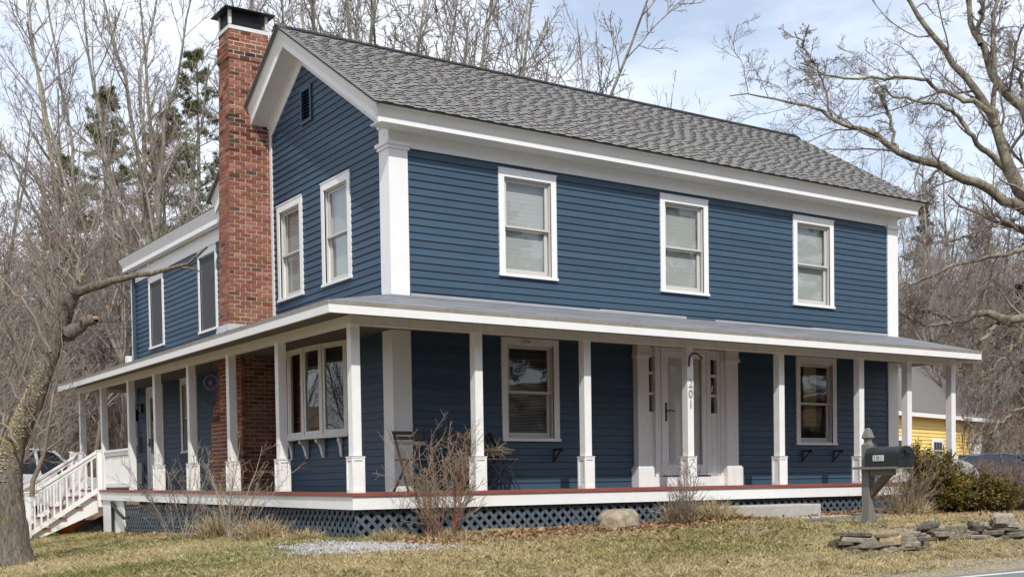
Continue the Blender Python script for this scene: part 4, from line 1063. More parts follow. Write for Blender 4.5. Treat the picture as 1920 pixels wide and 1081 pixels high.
brush('underbrush', 33, 300, (1660, 2060), (66, 120), (4, 12), (10, 7), .012, TW_BROWN, .04)
brush('underbrush', 34, 260, (1690, 2060), (58, 80), (2, 6), (9, 6), .010, TW_GREY)
brush('far_wood', 35, 300, (-300, 2300), (118, 150), (8, 14), (14, 7), .025, TW_GREY, .04)

# --- stout multi stemmed maple behind the ell, stems placed along the photo
def limb_tree(name, limbs, levels, mat, twmat, label, cat='tree', base=None, seed=1, parts=('trunk', 'crown'), K=16, depthwob=.35, kink=.02):
    rg = np.random.default_rng(seed); base = np.array(base)
    root = empty(name, tuple(base)); tag(root, label, cat)
    PL, RL = [], []
    for lb in limbs:
        d0 = lb['d']; dd = lb.get('dd', 0.0); n = len(lb['p'])
        pts = []
        for i, (u, v, r) in enumerate(lb['p']):
            t = i / max(1, n - 1); p = at(u, v, d0 + dd * t + depthwob * math.sin(1.7 * i + lb.get('ph', 0)) * min(1, t * 3)); pts.append((*p, r * (d0 + dd * t) / F_PX))
        o = line(pts, K); P = o[:, :3]; P[1:-1] += rg.normal(0, kink, (K - 2, 3)); PL.append(P - base); RL.append(o[:, 3])
    P = np.array(PL); Rr = np.array(RL)
    tube_obj(parts[0], [(P, Rr, 10)], mat, root)
    sets = []; A, B = P, Rr
    for lv in levels:
        A, B = grow(rg, A, B, *lv['a'], **lv.get('k', {})); sets.append((A, B, lv['s']))
    if sets: tube_obj(parts[1], sets, twmat, root)
    return root, P, Rr
S = lambda d, p, **k: dict(d=d, p=p, **k)
mb_ = ground_at(280, 36)
thin_ = .72
maple = [S(36, [(275, 905, 9), (262, 640, 8), (240, 480, 6.5), (205, 340, 6), (193, 235, 5), (176, 160, 4), (166, 83, 3), (158, -30, 2)]),
         S(36, [(278, 905, 9), (280, 640, 8), (278, 440, 7), (262, 320, 6), (246, 220, 5), (224, 104, 4), (197, 20, 3), (185, -40, 2)], dd=1),
         S(36, [(284, 905, 10), (292, 640, 9), (300, 430, 8), (296, 350, 6), (305, 259, 5), (311, 197, 4), (342, 130, 3), (365, -30, 2)], dd=-1),
         S(36.4, [(282, 905, 9), (286, 620, 7), (272, 400, 6), (267, 207, 5), (259, 130, 4), (288, 41, 3), (300, -40, 2)], dd=1.5),
         S(36.8, [(290, 905, 8), (320, 640, 7), (342, 414, 5), (357, 363, 4.5), (364, 285, 4), (382, 220, 3), (392, 120, 2)], dd=-.8),
         S(35.6, [(270, 905, 8), (215, 640, 6), (155, 497, 5), (124, 352, 4.5), (98, 259, 4), (70, 160, 3), (50, 40, 2)]),
         S(35.4, [(268, 905, 8), (225, 660, 6), (170, 480, 5), (140, 320, 4), (128, 200, 3.4), (96, 60, 2.6), (85, -30, 2)], dd=1)]
for lb_ in maple: lb_['p'] = [(u, v, r * thin_) for u, v, r in lb_['p']]
lv = [dict(a=(14, .25, 1., 32, 10, .30, 8, .5, .06, .05, .014), s=5), dict(a=(6, .2, 1., 36, 12, .5, 6, .6, .11, .04, .010), s=4), dict(a=(5, .2, 1., 36, 14, .55, 5, .6, .12, .03, .0065), s=3), dict(a=(3, .2, 1., 34, 14, .6, 3, .65, .1, .02, .005), s=3)]
limb_tree('maple_tree', maple, lv, BK_MAPLE, TW_GREY, 'tall leafless maple with many pale stems fanning out behind the ell roof', base=mb_, seed=41, kink=.05)

# --- big lichened tree on the right, its limbs reaching in over the roof and barn
oak = [S(28, [(2030, 905, 30), (2025, 700, 27), (2012, 520, 25), (1990, 440, 22), (1955, 405, 19), (1915, 366, 15), (1893, 326, 13), (1878, 281, 12), (1867, 237, 11), (1858, 210, 10), (1834, 178, 8.5), (1804, 144, 7.5), (1782, 111, 7), (1760, 81, 6.5), (1741, 59, 6), (1719, 30, 5), (1697, 0, 4.5), (1680, -30, 4)]),
       S(28, [(1985, 440, 17), (1950, 412, 13), (1920, 396, 12), (1893, 381, 11), (1856, 359, 10.5), (1819, 340, 10), (1789, 325, 9.5), (1767, 311, 9), (1737, 300, 8.5), (1708, 296, 7.5), (1682, 281, 7), (1660, 263, 6.5), (1626, 246, 6), (1597, 238, 5), (1578, 234, 4.4), (1560, 219, 4), (1537, 208, 3.4), (1495, 198, 2.8), (1460, 189, 2.3), (1427, 178, 1.8), (1368, 180, 1)], dd=-1.0),
       S(28, [(1866, 235, 8), (1862, 213, 7), (1834, 196, 6), (1804, 183, 5), (1767, 170, 4.4), (1738, 159, 4), (1719, 148, 3.6), (1664, 144, 3), (1615, 150, 2.6), (1578, 148, 2.3), (1545, 140, 2), (1500, 118, 1.5)], dd=-.8),
       S(28.2, [(1867, 237, 7), (1865, 185, 6), (1867, 148, 5.5), (1863, 92, 5), (1861, 44, 4.5), (1867, 0, 4), (1872, -30, 3)], dd=1),
       S(28, [(1893, 330, 9), (1871, 296, 7), (1845, 277, 6), (1819, 255, 5.5), (1812, 237, 5), (1797, 215, 4.5), (1782, 203, 4), (1745, 194, 3), (1708, 190, 2.6), (1682, 185, 2.2), (1660, 166, 1.8), (1642, 150, 1.2)], dd=-1.4),
       S(28.4, [(2025, 700, 20), (1990, 420, 16), (1948, 300, 13), (1926, 235, 11.5), (1918, 200, 11), (1908, 190, 10), (1893, 185, 9.5), (1874, 170, 9), (1863, 140, 8.5), (1849, 111, 8), (1834, 78, 7), (1823, 55, 6.5), (1815, 30, 6), (1812, -20, 5)], dd=.6),
       S(28.6, [(1838, 84, 6), (1835, 60, 5.5), (1837, 30, 5), (1845, 0, 4.5), (1850, -30, 4)]),
       S(28.6, [(1917, 200, 7), (1922, 170, 6), (1912, 150, 4), (1908, 120, 3.5), (1897, 100, 3), (1893, 70, 2)], dd=.5),
       S(27.6, [(2010, 500, 10), (1960, 470, 7), (1920, 471, 5.5), (1879, 477, 5), (1844, 481, 4.6), (1816, 488, 4.2), (1778, 499, 3.6), (1747, 518, 3), (1725, 529, 2.6), (1684, 535, 1.6), (1660, 542, 1)], dd=-.3),
       S(27.8, [(2022, 640, 20), (1965, 606, 13), (1920, 597, 10), (1873, 595, 9), (1852, 588, 8), (1835, 586, 7.5), (1822, 591, 7), (1813, 600, 5.5), (1800, 606, 4.5), (1788, 605, 4.2), (1766, 614, 3.8), (1734, 606, 3), (1709, 597, 2.4), (1684, 583, 1.6)], dd=-.4),
       S(27.5, [(1790, 604, 3.4), (1763, 589, 2.8), (1745, 584, 2.4), (1722, 580, 2), (1700, 572, 1.5), (1680, 562, 1)], dd=-.3),
       S(27.8, [(1885, 597, 7), (1873, 603, 6), (1857, 619, 5), (1841, 638, 4), (1829, 652, 3), (1800, 690, 1.5)], dd=-.5),
       S(28.2, [(2000, 470, 8), (1940, 445, 5), (1911, 432, 4), (1885, 415, 3.6), (1860, 396, 2.4), (1848, 400, 1.4)], dd=-.4),
       S(27.9, [(1925, 424, 3), (1882, 419, 2.6), (1854, 424, 2.4), (1816, 440, 2.2), (1775, 457, 1.8), (1735, 456, 1)], dd=-.6),
       S(27.8, [(1950, 560, 6), (1910, 640, 4), (1870, 680, 3), (1835, 715, 2), (1820, 725, 1.2)], dd=-.6),
       S(27.6, [(1960, 745, 4), (1900, 770, 3), (1850, 815, 2), (1830, 800, 1)], dd=-.4),
       S(28, [(1767, 311, 4), (1742, 335, 3), (1732, 355, 2.4), (1722, 385, 1.6)], dd=-.6),
       S(28, [(1682, 281, 4), (1672, 240, 3.4), (1662, 205, 3), (1648, 172, 2.4), (1640, 165, 2)], dd=.8),
       S(28, [(1560, 219, 2.6), (1548, 160, 2), (1520, 110, 1.6), (1490, 60, 1.2)], dd=-.7)]
lv = [dict(a=(14, .22, 1., 48, 13, .26, 9, .36, .17, .03, .009), k=dict(lnmax=3.4, fall=.3), s=5), dict(a=(7, .15, 1., 46, 14, .52, 7, .55, .18, .03, .0062), s=4), dict(a=(6, .15, 1., 42, 15, .6, 5, .6, .15, .03, .0042), s=3), dict(a=(4, .2, 1., 38, 15, .7, 4, .7, .11, .02, .0032), s=3)]
for lb_ in oak: lb_['p'] = [(u, v, r * .84) for u, v, r in lb_['p']]
limb_tree('spreading_tree', oak, lv, BK_OAK, TW_BROWN, 'large lichen covered leafless tree at the right with long limbs over the roof', base=ground_at(2028, 28), seed=43, depthwob=.25, K=26, kink=.03)

# --- old leaning apple tree in the left foreground, bracket fungus on its trunk
ab = np.array([-5.12, 1.25, float(H(-5.12, 1.25))])
apl = [S(16.2, [(28, 1062, 48), (27, 1040, 42), (25, 985, 36), (20, 920, 33), (20, 868, 29), (34, 815, 26), (58, 762, 25), (80, 702, 22), (103, 642, 20), (121, 592, 18), (134, 552, 17), (148, 522, 15), (150, 515, 9)])]
lv = []
for lb_ in apl: lb_['p'] = [(u - (3 if v > 800 else 0), v, r * .76) for u, v, r in lb_['p']]
def gnarl(root):
    o = [c for c in root.children if c.name.startswith('trunk')][0]; K2, sd = 120, 40; g_ = np.random.default_rng(3)
    Pk = np.stack([np.interp(np.linspace(0, 1, K2), np.linspace(0, 1, P.shape[1]), P[0][:, j]) for j in range(3)], 1)[None]; Rk = np.interp(np.linspace(0, 1, K2), np.linspace(0, 1, P.shape[1]), Rr[0])[None]
    V_, F_ = tubes([(Pk, Rk, sd)]); V_ = V_.reshape(K2, sd, 3); a_ = 2 * np.pi * np.arange(sd) / sd; t_ = np.linspace(0, 1, K2)[:, None]
    w_ = sum(g_.uniform(.4, 1) * np.sin(k * (a_[None] + .8 * np.sin(5 * t_ + k)) + g_.uniform(0, 6) + g_.uniform(4, 22) * t_) * c for k, c in ((2, .025), (3, .03), (5, .03), (9, .035), (14, .04), (19, .035))) + g_.normal(0, .014, (K2, sd)) + .14 * np.exp(-t_ * 22) * (1 + .6 * np.sin(5 * a_[None] + 1))
    for (tc_, ac_, am) in ((.22, 2.0, -.22), (.33, 4.4, .20), (.55, 1.0, .16), (.75, 5.0, -.14)): w_ = w_ + am * np.exp(-((t_ - tc_) / .035) ** 2 - (np.minimum(abs(a_[None] - ac_), 6.283 - abs(a_[None] - ac_)) / .5) ** 2)
    V_ = Pk[0][:, None, :] + (V_ - Pk[0][:, None, :]) * (1 + w_)[..., None]
    me = mesh_np('trunk', V_.reshape(-1, 3), F_, smooth=True); me.materials.append(BK_APPLE); o.data = me
root, P, Rr = limb_tree('old_apple_tree', apl, lv, BK_APPLE, TW_BROWN, 'old leaning tree with yellow bracket fungus and broken top at the left edge', base=ab, seed=45, K=26, depthwob=.05, kink=.004)
gnarl(root)
rg = np.random.default_rng(46)
def limb_of(pts, d, dd=0.0, K=12, wob=.01):
    q = [(*(at(u, v, d + dd * i / len(pts)) - ab), r * d / F_PX) for i, (u, v, r) in enumerate(pts)]; o = line(q, K); o[1:-1, :3] += rg.normal(0, wob, (K - 2, 3)); return o[None, :, :3], o[None, :, 3]
L1 = limb_of([(146, 548, 9), (165, 540, 9), (180, 533, 8), (215, 525, 6.5), (260, 515, 5), (300, 508, 4), (338, 501, 3.4), (364, 490, 3), (388, 463, 2)], 16.1, -.4)
L1b = limb_of([(340, 501, 2.4), (360, 505, 2), (376, 506, 1.6), (381, 511, 1)], 15.7)
L2 = limb_of([(120, 628, 15), (138, 620, 13), (152, 608, 11.5), (168, 600, 11), (179, 596, 9)], 16.1)
tube_obj('limb', [(*L1, 9), (*L1b, 6)], BK_APPLE, root); tube_obj('broken_limb', [(*L2, 10)], BK_APPLE, root)
m = MB()
for c, r_ in ((L2[0][0][-1], .064), (P[0][-1], .07)):
    m.lathe([(r_, -.02), (r_ * .9, .02), (r_ * .4, .03)], tuple(c), 9)
m.build('broken_wood', paint('exposed_wood', (0.33, 0.24, 0.15), .9, .3, (.15, .09, .05), (4, 4, 4), .8), root)
suck = [[(146, 525, 3), (140, 470, 2.4), (128, 400, 1.8), (110, 330, 1)], [(150, 520, 3), (152, 470, 2.4), (146, 430, 1.8), (150, 380, 1)], [(140, 540, 2.6), (110, 480, 2), (85, 430, 1.6), (50, 380, 1)], [(152, 520, 2.6), (172, 470, 2), (180, 420, 1.4), (200, 370, 1)],
        [(126, 665, 2), (100, 640, 2), (88, 600, 2), (88, 560, 2), (98, 520, 2), (103, 490, 1.6), (95, 450, 1.2)], [(60, 930, 5), (80, 860, 4), (92, 790, 3), (108, 700, 2), (118, 640, 1)], [(70, 740, 4), (40, 700, 3), (20, 640, 2.4), (-20, 560, 1.6)], [(95, 660, 3), (70, 600, 2.4), (40, 560, 2), (0, 520, 1.4)], [(30, 830, 3), (-5, 760, 2.4), (-40, 690, 1.6)],
        [(120, 600, 3), (90, 540, 2.4), (62, 470, 2), (20, 440, 1.4), (-30, 400, 1)], [(150, 530, 2.4), (130, 480, 2), (110, 440, 1.5), (70, 330, 1)], [(128, 560, 2.4), (118, 500, 2), (118, 440, 1.6), (130, 380, 1)], [(60, 770, 3), (25, 740, 2.4), (0, 650, 1.8), (-10, 560, 1)]]
SP, SR = [], []
for k, q in enumerate(suck):
    a_, b_ = limb_of(q, 16.1 + .5 * math.sin(k * 2.3), .5 * math.cos(k * 1.7), 12, .025); SP.append(a_[0]); SR.append(b_[0])
SP, SR = np.array(SP), np.array(SR)
B1, R1 = grow(rg, SP, SR, 9, .2, 1., 42, 13, .38, 7, .6, .08, .04, .004); B2, R2 = grow(rg, B1, R1, 5, .2, 1., 42, 14, .5, 5, .65, .09, .03, .003)
C1, D1 = grow(rg, L1[0], L1[1], 7, .3, .95, 60, 15, .07, 4, .4, .15, .05, .004); E1, G1 = grow(rg, P, Rr, 46, .45, 1., 50, 14, .17, 8, .035, .05, .08, .0045); E2, G2 = grow(rg, E1, G1, 6, .2, 1., 40, 14, .40, 5, .6, .08, .04, .003)
tube_obj('crown', [(SP, SR, 6), (B1, R1, 4), (B2, R2, 3), (C1, D1, 4), (E1, G1, 4), (E2, G2, 3)], TW_BROWN, root)
# shelf fungus: small overlapping half discs on the camera-left side of the leaning trunk
m = MB(); K_ = P.shape[1]
for i in range(900):
    t = np.clip(rg.normal(.46, .10), .27, .70); f = t * (K_ - 1); j = int(f); c = P[0][j] + (P[0][j + 1] - P[0][j]) * (f - j); r_ = Rr[0][j]
    ax = P[0][j + 1] - P[0][j]; ax /= np.linalg.norm(ax); tow = -_fw * .75 - _rt * rg.normal(.45, .65); tow -= ax * (tow @ ax); tow /= np.linalg.norm(tow)
    side = np.cross(ax, tow); p = c + tow * r_ * .97; q = rg.uniform(.008, .020); n_ = 6
    upv = np.array([0, 0, 1.0])
    pts_ = [p + side * q * math.cos(a_) + tow * q * .9 * math.sin(a_) for a_ in np.linspace(0, math.pi, n_)]; k = rg.uniform(.75, 1.1)
    cc = (.50 * k, .44 * k, .29 * k) if rg.random() < .7 else (.34 * k, .28 * k, .11 * k)
    m.prism(pts_, upv * rg.uniform(.006, .011), cc)
f_ = m.build('bracket_fungus', attr_mat('fungus', .8, (1, 1, 1), 20, .2, .2), root); f_['kind'] = 'stuff'

# other crooked trees at the far left edge
def shrub_tree(name, seed, loc, n, h, spread, r, mats, label, cat, levels, up=.03, wob=.10, group=None, base=.12, tr=('stems', 'twigs')):
    rg = np.random.default_rng(seed); root = empty(name, loc); tag(root, label, cat, group)
    a_ = rg.uniform(0, 2 * np.pi, n); st = np.stack([np.cos(a_) * base * rg.uniform(.2, 1, n), np.sin(a_) * base * rg.uniform(.2, 1, n), np.full(n, -.05)], 1)
    d = np.stack([np.cos(a_) * spread * rg.uniform(.1, 1.2, n), np.sin(a_) * spread * rg.uniform(.1, 1.2, n), np.ones(n)], 1)
    T = wander(rg, st, d, h * rg.uniform(.6, 1.1, n), 9, wob, up); TR = r * np.linspace(1, .35, 9)[None, :] * rg.uniform(.6, 1.2, n)[:, None]
    tube_obj(tr[0], [(T, TR, 6)], mats[0], root)
    A, B = T, TR; sets = []
    for l_ in levels: A, B = grow(rg, A, B, *l_); sets.append((A, B, 3))
    tube_obj(tr[1], sets, mats[1], root)
    return root, T
p = at(-60, 1000, 19); shrub_tree('crooked_tree', 51, (p[0], p[1], float(H(p[0], p[1]))), 4, 6.5, .55, .06, (BK_GREY, TW_BROWN), 'crooked leafless tree reaching in from beyond the left edge', 'tree',
           [(11, .2, 1., 42, 14, .4, 8, .5, .07, .03, .008), (7, .2, 1., 42, 14, .5, 6, .6, .08, .03, .0052), (5, .2, 1., 40, 14, .5, 4, .65, .09, .02, .0038)],   .02, .075)
p = at(-20, 1000, 25); shrub_tree('crooked_tree', 52, (p[0], p[1], float(H(p[0], p[1]))), 5, 6.0, .5, .05, (BK_GREY, TW_GREY), 'thin multi stemmed leafless tree behind the old leaning tree', 'tree',
           [(11, .2, 1., 42, 14, .4, 8, .5, .07, .03, .008), (7, .2, 1., 42, 14, .5, 6, .6, .08, .03, .0052), (5, .2, 1., 40, 14, .5, 4, .65, .09, .02, .0038)], .03, .07)

for i, (u, d, n, h, sp_, lb_) in enumerate(((1165, 34, 13, 13.2, .20, 'taller clump of straight leafless saplings rising over the middle of the ridge'), (1085, 36, 7, 11.6, .16, 'shorter clump of thin leafless saplings rising over the ridge'))):
    shrub_tree('sapling_clump', 55 + i, ground_at(u, d), n, h, sp_, .045, (BK_GREY, TW_GREY), lb_, 'saplings', [(16, .3, 1., 26, 9, .20, 7, .45, .05, .05, .008), (5, .2, 1., 30, 12, .5, 5, .6, .07, .03, .006), (3, .2, 1., 32, 12, .6, 3, .7, .08, .02, .0045)], .0, .022, None, .5)

# ------------------------------------------------------------------ leaf clouds and conifers
def blades(rg, C, D, ln, wd, cols):
    """one pointed kite per blade"""
    N = len(C); D = D / (np.linalg.norm(D, axis=1)[:, None] + 1e-9)
    s_ = np.cross(D, rg.normal(0, 1, (N, 3))); s_ /= np.linalg.norm(s_, axis=1)[:, None] + 1e-9
    ln = np.broadcast_to(ln, (N,))[:, None]; wd = np.broadcast_to(wd, (N,))[:, None]
    mid = C + D * ln * .45
    V_ = np.stack([C, mid + s_ * wd * .5, C + D * ln, mid - s_ * wd * .5], 1).reshape(-1, 3)
    return V_, np.arange(N * 4).reshape(N, 4), cols

def conifer(name, seed, loc, h, rbase, lab, cols, dense, droop=-.02, first=.12, nb=46, blen=.30, bw=.05, cat='evergreen'):
    rg = np.random.default_rng(seed); root = empty(name, loc); tag(root, lab, cat)
    T = np.stack([np.cumsum(rg.normal(0, .03, 14)), np.cumsum(rg.normal(0, .03, 14)), np.linspace(-.3, h, 14)], 1)[None]; TR = (h * .013 * np.linspace(1, .12, 14))[None]
    tube_obj('trunk', [(T, TR, 8)], BK_GREY, root)
    t = np.sort(first + (1 - first) * rg.uniform(0, 1, nb) ** .9); z = t * h; a_ = rg.uniform(0, 2 * np.pi, nb)
    ln = rbase * (1 - ((t - first) / (1 - first)) ** 1.2 * .92) * rg.uniform(.55, 1.15, nb)
    st = np.stack([np.zeros(nb), np.zeros(nb), z], 1); D = np.stack([np.cos(a_), np.sin(a_), np.full(nb, .12) + .5 * (t - .4)], 1)
    B, BR = wander(rg, st, D, ln, 8, .06, droop), (.012 * h / 10 + .01) * np.linspace(1, .3, 8)[None, :] * np.ones((nb, 1))
    B2, R2 = grow(rg, B, BR, 8, .2, 1., 48, 12, .34, 5, .5, .08, .01, .006, .4, flat=.75)
    tube_obj('branches', [(B, BR, 4), (B2, R2, 3)], BK_GREY, root)
    N = len(B2); k = dense; tt = rg.uniform(.1, 1, (N, k)) * 4; i = np.clip(tt.astype(int), 0, 3); ii = np.arange(N)[:, None]
    C = B2[ii, i] + (B2[ii, i + 1] - B2[ii, i]) * (tt - i)[..., None]; T_ = B2[ii, i + 1] - B2[ii, i]; T_ /= np.linalg.norm(T_, axis=2)[..., None] + 1e-9
    D = T_ * .9 + rg.normal(0, .6, T_.shape); C = C.reshape(-1, 3); D = D.reshape(-1, 3); n = len(C)
    ca, cb = np.array(cols[0]), np.array(cols[1]); f = (np.repeat(rg.uniform(0, 1, N), k) * .6 + rg.uniform(0, .4, n))[:, None]
    V_, F_, cc = blades(rg, C, D, blen * rg.uniform(.6, 1.2, n), bw, ca * (1 - f) + cb * f)
    put('foliage', mesh_np('foliage', V_, F_, cc), LEAF, root)
    return root
PINE = ((.075, .092, .032), (.20, .215, .075)); HEM = ((.022, .038, .018), (.055, .075, .032))
for i, (u, d, h, rb, lab) in enumerate(((385, 52, 16.0, 4.6, 'broad pine with olive needles behind the chimney'), (215, 58, 14.5, 4.2, 'tall pine showing between the maple stems'), (330, 64, 15.0, 4.5, 'dark pine behind the pale maple stems'), (140, 70, 12.0, 4.0, 'shorter pine low behind the left wood'))):
    conifer('pine_tree', 60 + i, ground_at(u, d), h, rb, lab, PINE, 46, .012, .16, 84, .24, .034)
for i, (u, d, h, rb, lab) in enumerate(((1905, 70, 8.0, 3.0, 'dark hemlock at the right edge behind the russet thicket'), (1862, 84, 8.5, 3.0, 'dark hemlock between grey trunks right of the barn'), (1955, 76, 9.5, 3.4, 'dark hemlock partly beyond the right edge'), (1735, 92, 13.5, 3.2, 'tall green conifer above the porch roof right of the house'), (205, 46, 4.6, 1.7, 'low dark hemlock seen between the back porch posts'), (150, 52, 3.8, 1.6, 'small hemlock beside the end of the back porch'))):
    conifer('hemlock_tree', 70 + i, ground_at(u, d), h, rb, lab, HEM, 22, -.03, .06, 54, .30, .06)

# unseen conifers added across the road, behind the viewer: they shade the low sky and show in the windows
hem0 = [o for o in bpy.data.objects if o.name.startswith('hemlock_tree')][:4]; rgb_ = np.random.default_rng(12)
for i in range(34):
    x = -62 + i * 3.6 + rgb_.uniform(-1, 1); y = -27 - rgb_.uniform(0, 9) - .004 * (x + 5) ** 2 * 0
    o = dup(hem0[i % 4]); o.location = (x, y, float(H(x, y)) - .1); o.scale = (rgb_.uniform(1.5, 1.9),) * 3; o.rotation_euler = (0, 0, rgb_.uniform(0, 6))
    tag(o, 'unseen conifer added across the road to shade the low sky', 'evergreen', 'unseen conifers added across the road')

# rounded evergreen shrub right of the mailbox
def yew(name, seed, loc, lobes, n, lab, cols, ln=.07, wd=.022):
    rg = np.random.default_rng(seed); root = empty(name, loc); tag(root, lab, 'shrub')
    Cs, Ds, Co, tips = [], [], [], []
    tot = sum(l[3] * l[4] * l[5] for l in lobes)
    for (x, y, z, a_, b_, c_) in lobes:
        k = int(n * (a_ * b_ * c_) / tot); nc = max(10, k // 45)
        d = rg.normal(0, 1, (nc, 3)); d /= np.linalg.norm(d, axis=1)[:, None]; rad = rg.uniform(.45, 1.04, nc) ** .6
        tip = np.array([x, y, z]) + d * rad[:, None] * np.array([a_, b_, c_]); tip[:, 2] = np.maximum(tip[:, 2], .03)
        di = d * np.array([1, 1, .8]) + np.array([0, 0, .45]); di /= np.linalg.norm(di, axis=1)[:, None]
        tips.append((tip, di))
        f = rg.uniform(0, 1, nc); kk = 45
        t = rg.uniform(-.20, .04, (nc, kk, 1)); C = tip[:, None, :] + di[:, None, :] * t + rg.normal(0, .022, (nc, kk, 3))
        D = di[:, None, :] * .8 + rg.normal(0, .55, (nc, kk, 3))
        g_ = np.clip(np.repeat(f, kk) * .65 + rg.uniform(0, .35, nc * kk), 0, 1)
        cc = np.array([np.interp(g_, [0, .45, .75, 1], [q[j] for q in cols]) for j in range(3)]).T
        Cs.append(C.reshape(-1, 3)); Ds.append(D.reshape(-1, 3)); Co.append(cc)
    C, D, cc = np.concatenate(Cs), np.concatenate(Ds), np.concatenate(Co)
    V_, F_, cc = blades(rg, C, D, ln * rg.uniform(.6, 1.2, len(C)), wd, cc)
    put('foliage', mesh_np('foliage', V_, F_, cc), LEAF, root)
    tp = np.concatenate([t for t, _ in tips])[::3]; st = np.zeros_like(tp); st[:, :2] = rg.normal(0, .1, (len(tp), 2)); st[:, 0] += tp[:, 0] * .35
    P_ = np.stack([st + (tp - st) * q + np.array([0, 0, .12]) * math.sin(q * 3.1) for q in np.linspace(0, 1, 6)], 1)
    tube_obj('stems', [(P_, np.linspace(.012, .004, 6)[None, :] * np.ones((len(tp), 1)), 4)], TW_BROWN, root)
    return root
YC = [(.035, .036, .012), (.12, .105, .026), (.25, .16, .035), (.26, .25, .06)]
bx, by = 9.35, -2.75; bz_ = float(H(bx, by))
yew('evergreen_shrub', 81, (bx, by, bz_), [(.50, -.25, .36, .60, .58, .36), (-.15, .0, .42, .62, .60, .42), (-.45, .15, .85, .28, .28, .40), (.05, .05, .78, .3, .3, .3), (.85, -.5, .30, .36, .40, .28), (.2, -.1, .25, .9, .6, .25)], 46000,
    'round evergreen shrub with bronze and green foliage right of the mailbox', YC)

# leafless shrubs
SHL = [(9, .15, 1., 38, 14, .42, 7, .6, .14, .05, .0036), (5, .2, 1., 40, 15, .5, 5, .65, .15, .03, .0028)]
def sloc(x, y): return (x, y, float(H(x, y)))
shrub_tree('red_twig_shrub', 91, sloc(-.42, -2.05), 30, 1.45, .34, .0085, (TW_RED, TW_TAN), 'tall leafless shrub with reddish twigs in front of the folding chairs', 'shrub', SHL, .0, .06, None, .24)
shrub_tree('bare_shrub', 92, sloc(3.72, -2.25), 13, 1.0, .42, .008, (TW_BROWN, TW_BROWN), 'small leafless shrub standing in front of the front door', 'shrub', SHL, .02, .09, None, .10)
shrub_tree('bare_shrub', 93, sloc(-2.35, 2.9), 11, 1.5, .55, .010, (TW_GREY, TW_GREY), 'wide leafless shrub beside the side porch, the one nearer the stairs', 'shrub', SHL, .0, .10, None, .15)
shrub_tree('bare_shrub', 94, sloc(-2.25, .75), 10, 1.45, .55, .010, (TW_GREY, TW_TAN), 'wide leafless shrub beside the side porch, the one nearer the house corner', 'shrub', SHL, .0, .10, None, .15)
shrub_tree('bare_shrub', 95, sloc(8.25, -2.75), 30, 1.15, .65, .007, (TW_TAN, TW_TAN), 'pale leafless shrub between the mailbox and the evergreen shrub', 'shrub', SHL, .0, .08, None, .22)
for i, (x, y, hh_, lb_) in enumerate(((11.2, -2.95, .78, 'russet leafless shrub right of the evergreen shrub'), (11.9, -2.3, .9, 'russet leafless shrub at the right edge of the bed'), (12.2, -3.4, .85, 'dense russet thicket stem cluster beyond the right edge'), (11.6, -1.9, .85, 'russet leafless shrub behind the evergreen shrub'))):
    shrub_tree('russet_shrub', 96 + i, sloc(x, y), 130, hh_, .75, .0075, (TW_RUSS, TW_RUSS), lb_, 'shrub', [(9, .15, 1., 38, 14, .45, 6, .65, .14, .03, .005), (4, .2, 1., 40, 15, .5, 4, .7, .15, .03, .0045)], .0, .08, 'russet shrubs at the right', .45)

# ------------------------------------------------------------------ grass, leaves, gravel
def scatter(rg, n, x0, x1, y0, y1): return rg.uniform(x0, x1, n), rg.uniform(y0, y1, n)
def keep_lawn(x, y):
    k = (y < -1.45) | (x < -1.5); k &= y > -7.25
    k &= ~((x > 3.0) & (np.abs(y - wall_y(x)) < .06)); return k
rg = np.random.default_rng(7)
xs_, ys_ = [], []
for (n, b_) in ((230000, (-6.5, 6.5, -7.2, -1.45)), (50000, (6.5, 11.5, -7.2, -1.5)), (60000, (-7.5, -1.45, -1.45, 12))):
    a_, c_ = scatter(rg, n, *b_); xs_.append(a_); ys_.append(c_)
x, y = np.concatenate(xs_), np.concatenate(ys_); dsty = patch(x * 1.7, y * 1.9, 1.0)
bare = 1 - np.exp(-((x + 1.75) ** 2 / 1.1 + (y + 2.3) ** 2 / .35))
bedm = smooth(-2.9, -2.2, y) * smooth(1.0, 2.0, x)
k = keep_lawn(x, y) & (rg.uniform(0, 1, len(x)) < (.35 + .65 * dsty) * bare * (1 - .85 * bedm) * (1 - .65 * smooth(-5.9, -7.0, y)))
x, y, dsty = x[k], y[k], dsty[k]; n = len(x)
big = patch(x * .55 + 3, y * .8 - 2); gr = np.clip(big * .95 + rg.normal(0, .18, n) - .08 - .27 + .16 * smooth(0, -3.5, x) - .3 * smooth(3, 5, x), 0, 1)[:, None]
tan = np.array([.46, .37, .205]); olive = np.array([.20, .195, .062]); green = np.array([.12, .155, .045])
cc = np.where(gr < .5, tan + (olive - tan) * gr * 2, olive + (green - olive) * (gr - .5) * 2) * rg.uniform(.6, 1.3, (n, 1))
D = np.stack([rg.normal(0, .75, n), rg.normal(0, .75, n), np.full(n, .75)], 1)
V_, F_, cc = blades(rg, np.stack([x, y, H(x, y) - .004], 1), D, rg.uniform(.03, .075, n), rg.uniform(.006, .011, n), cc)
nc_ = 5200; cxx, cyy = rg.uniform(-7, 7, nc_), rg.uniform(-7.1, -1.5, nc_); m2_ = rg.uniform(-7.2, -1.6, 900); cxx = np.r_[cxx, m2_]; cyy = np.r_[cyy, rg.uniform(-1.5, 10, 900)]; kc = keep_lawn(cxx, cyy) & (patch(cxx * 2.3, cyy * 2.1) > .42) & ~((np.abs(cxx + 1.75) < 1.2) & (np.abs(cyy + 2.35) < .8)); cxx, cyy = cxx[kc], cyy[kc]; nb_ = 16; hs_ = np.repeat(rg.uniform(.06, .13, len(cxx)), nb_)
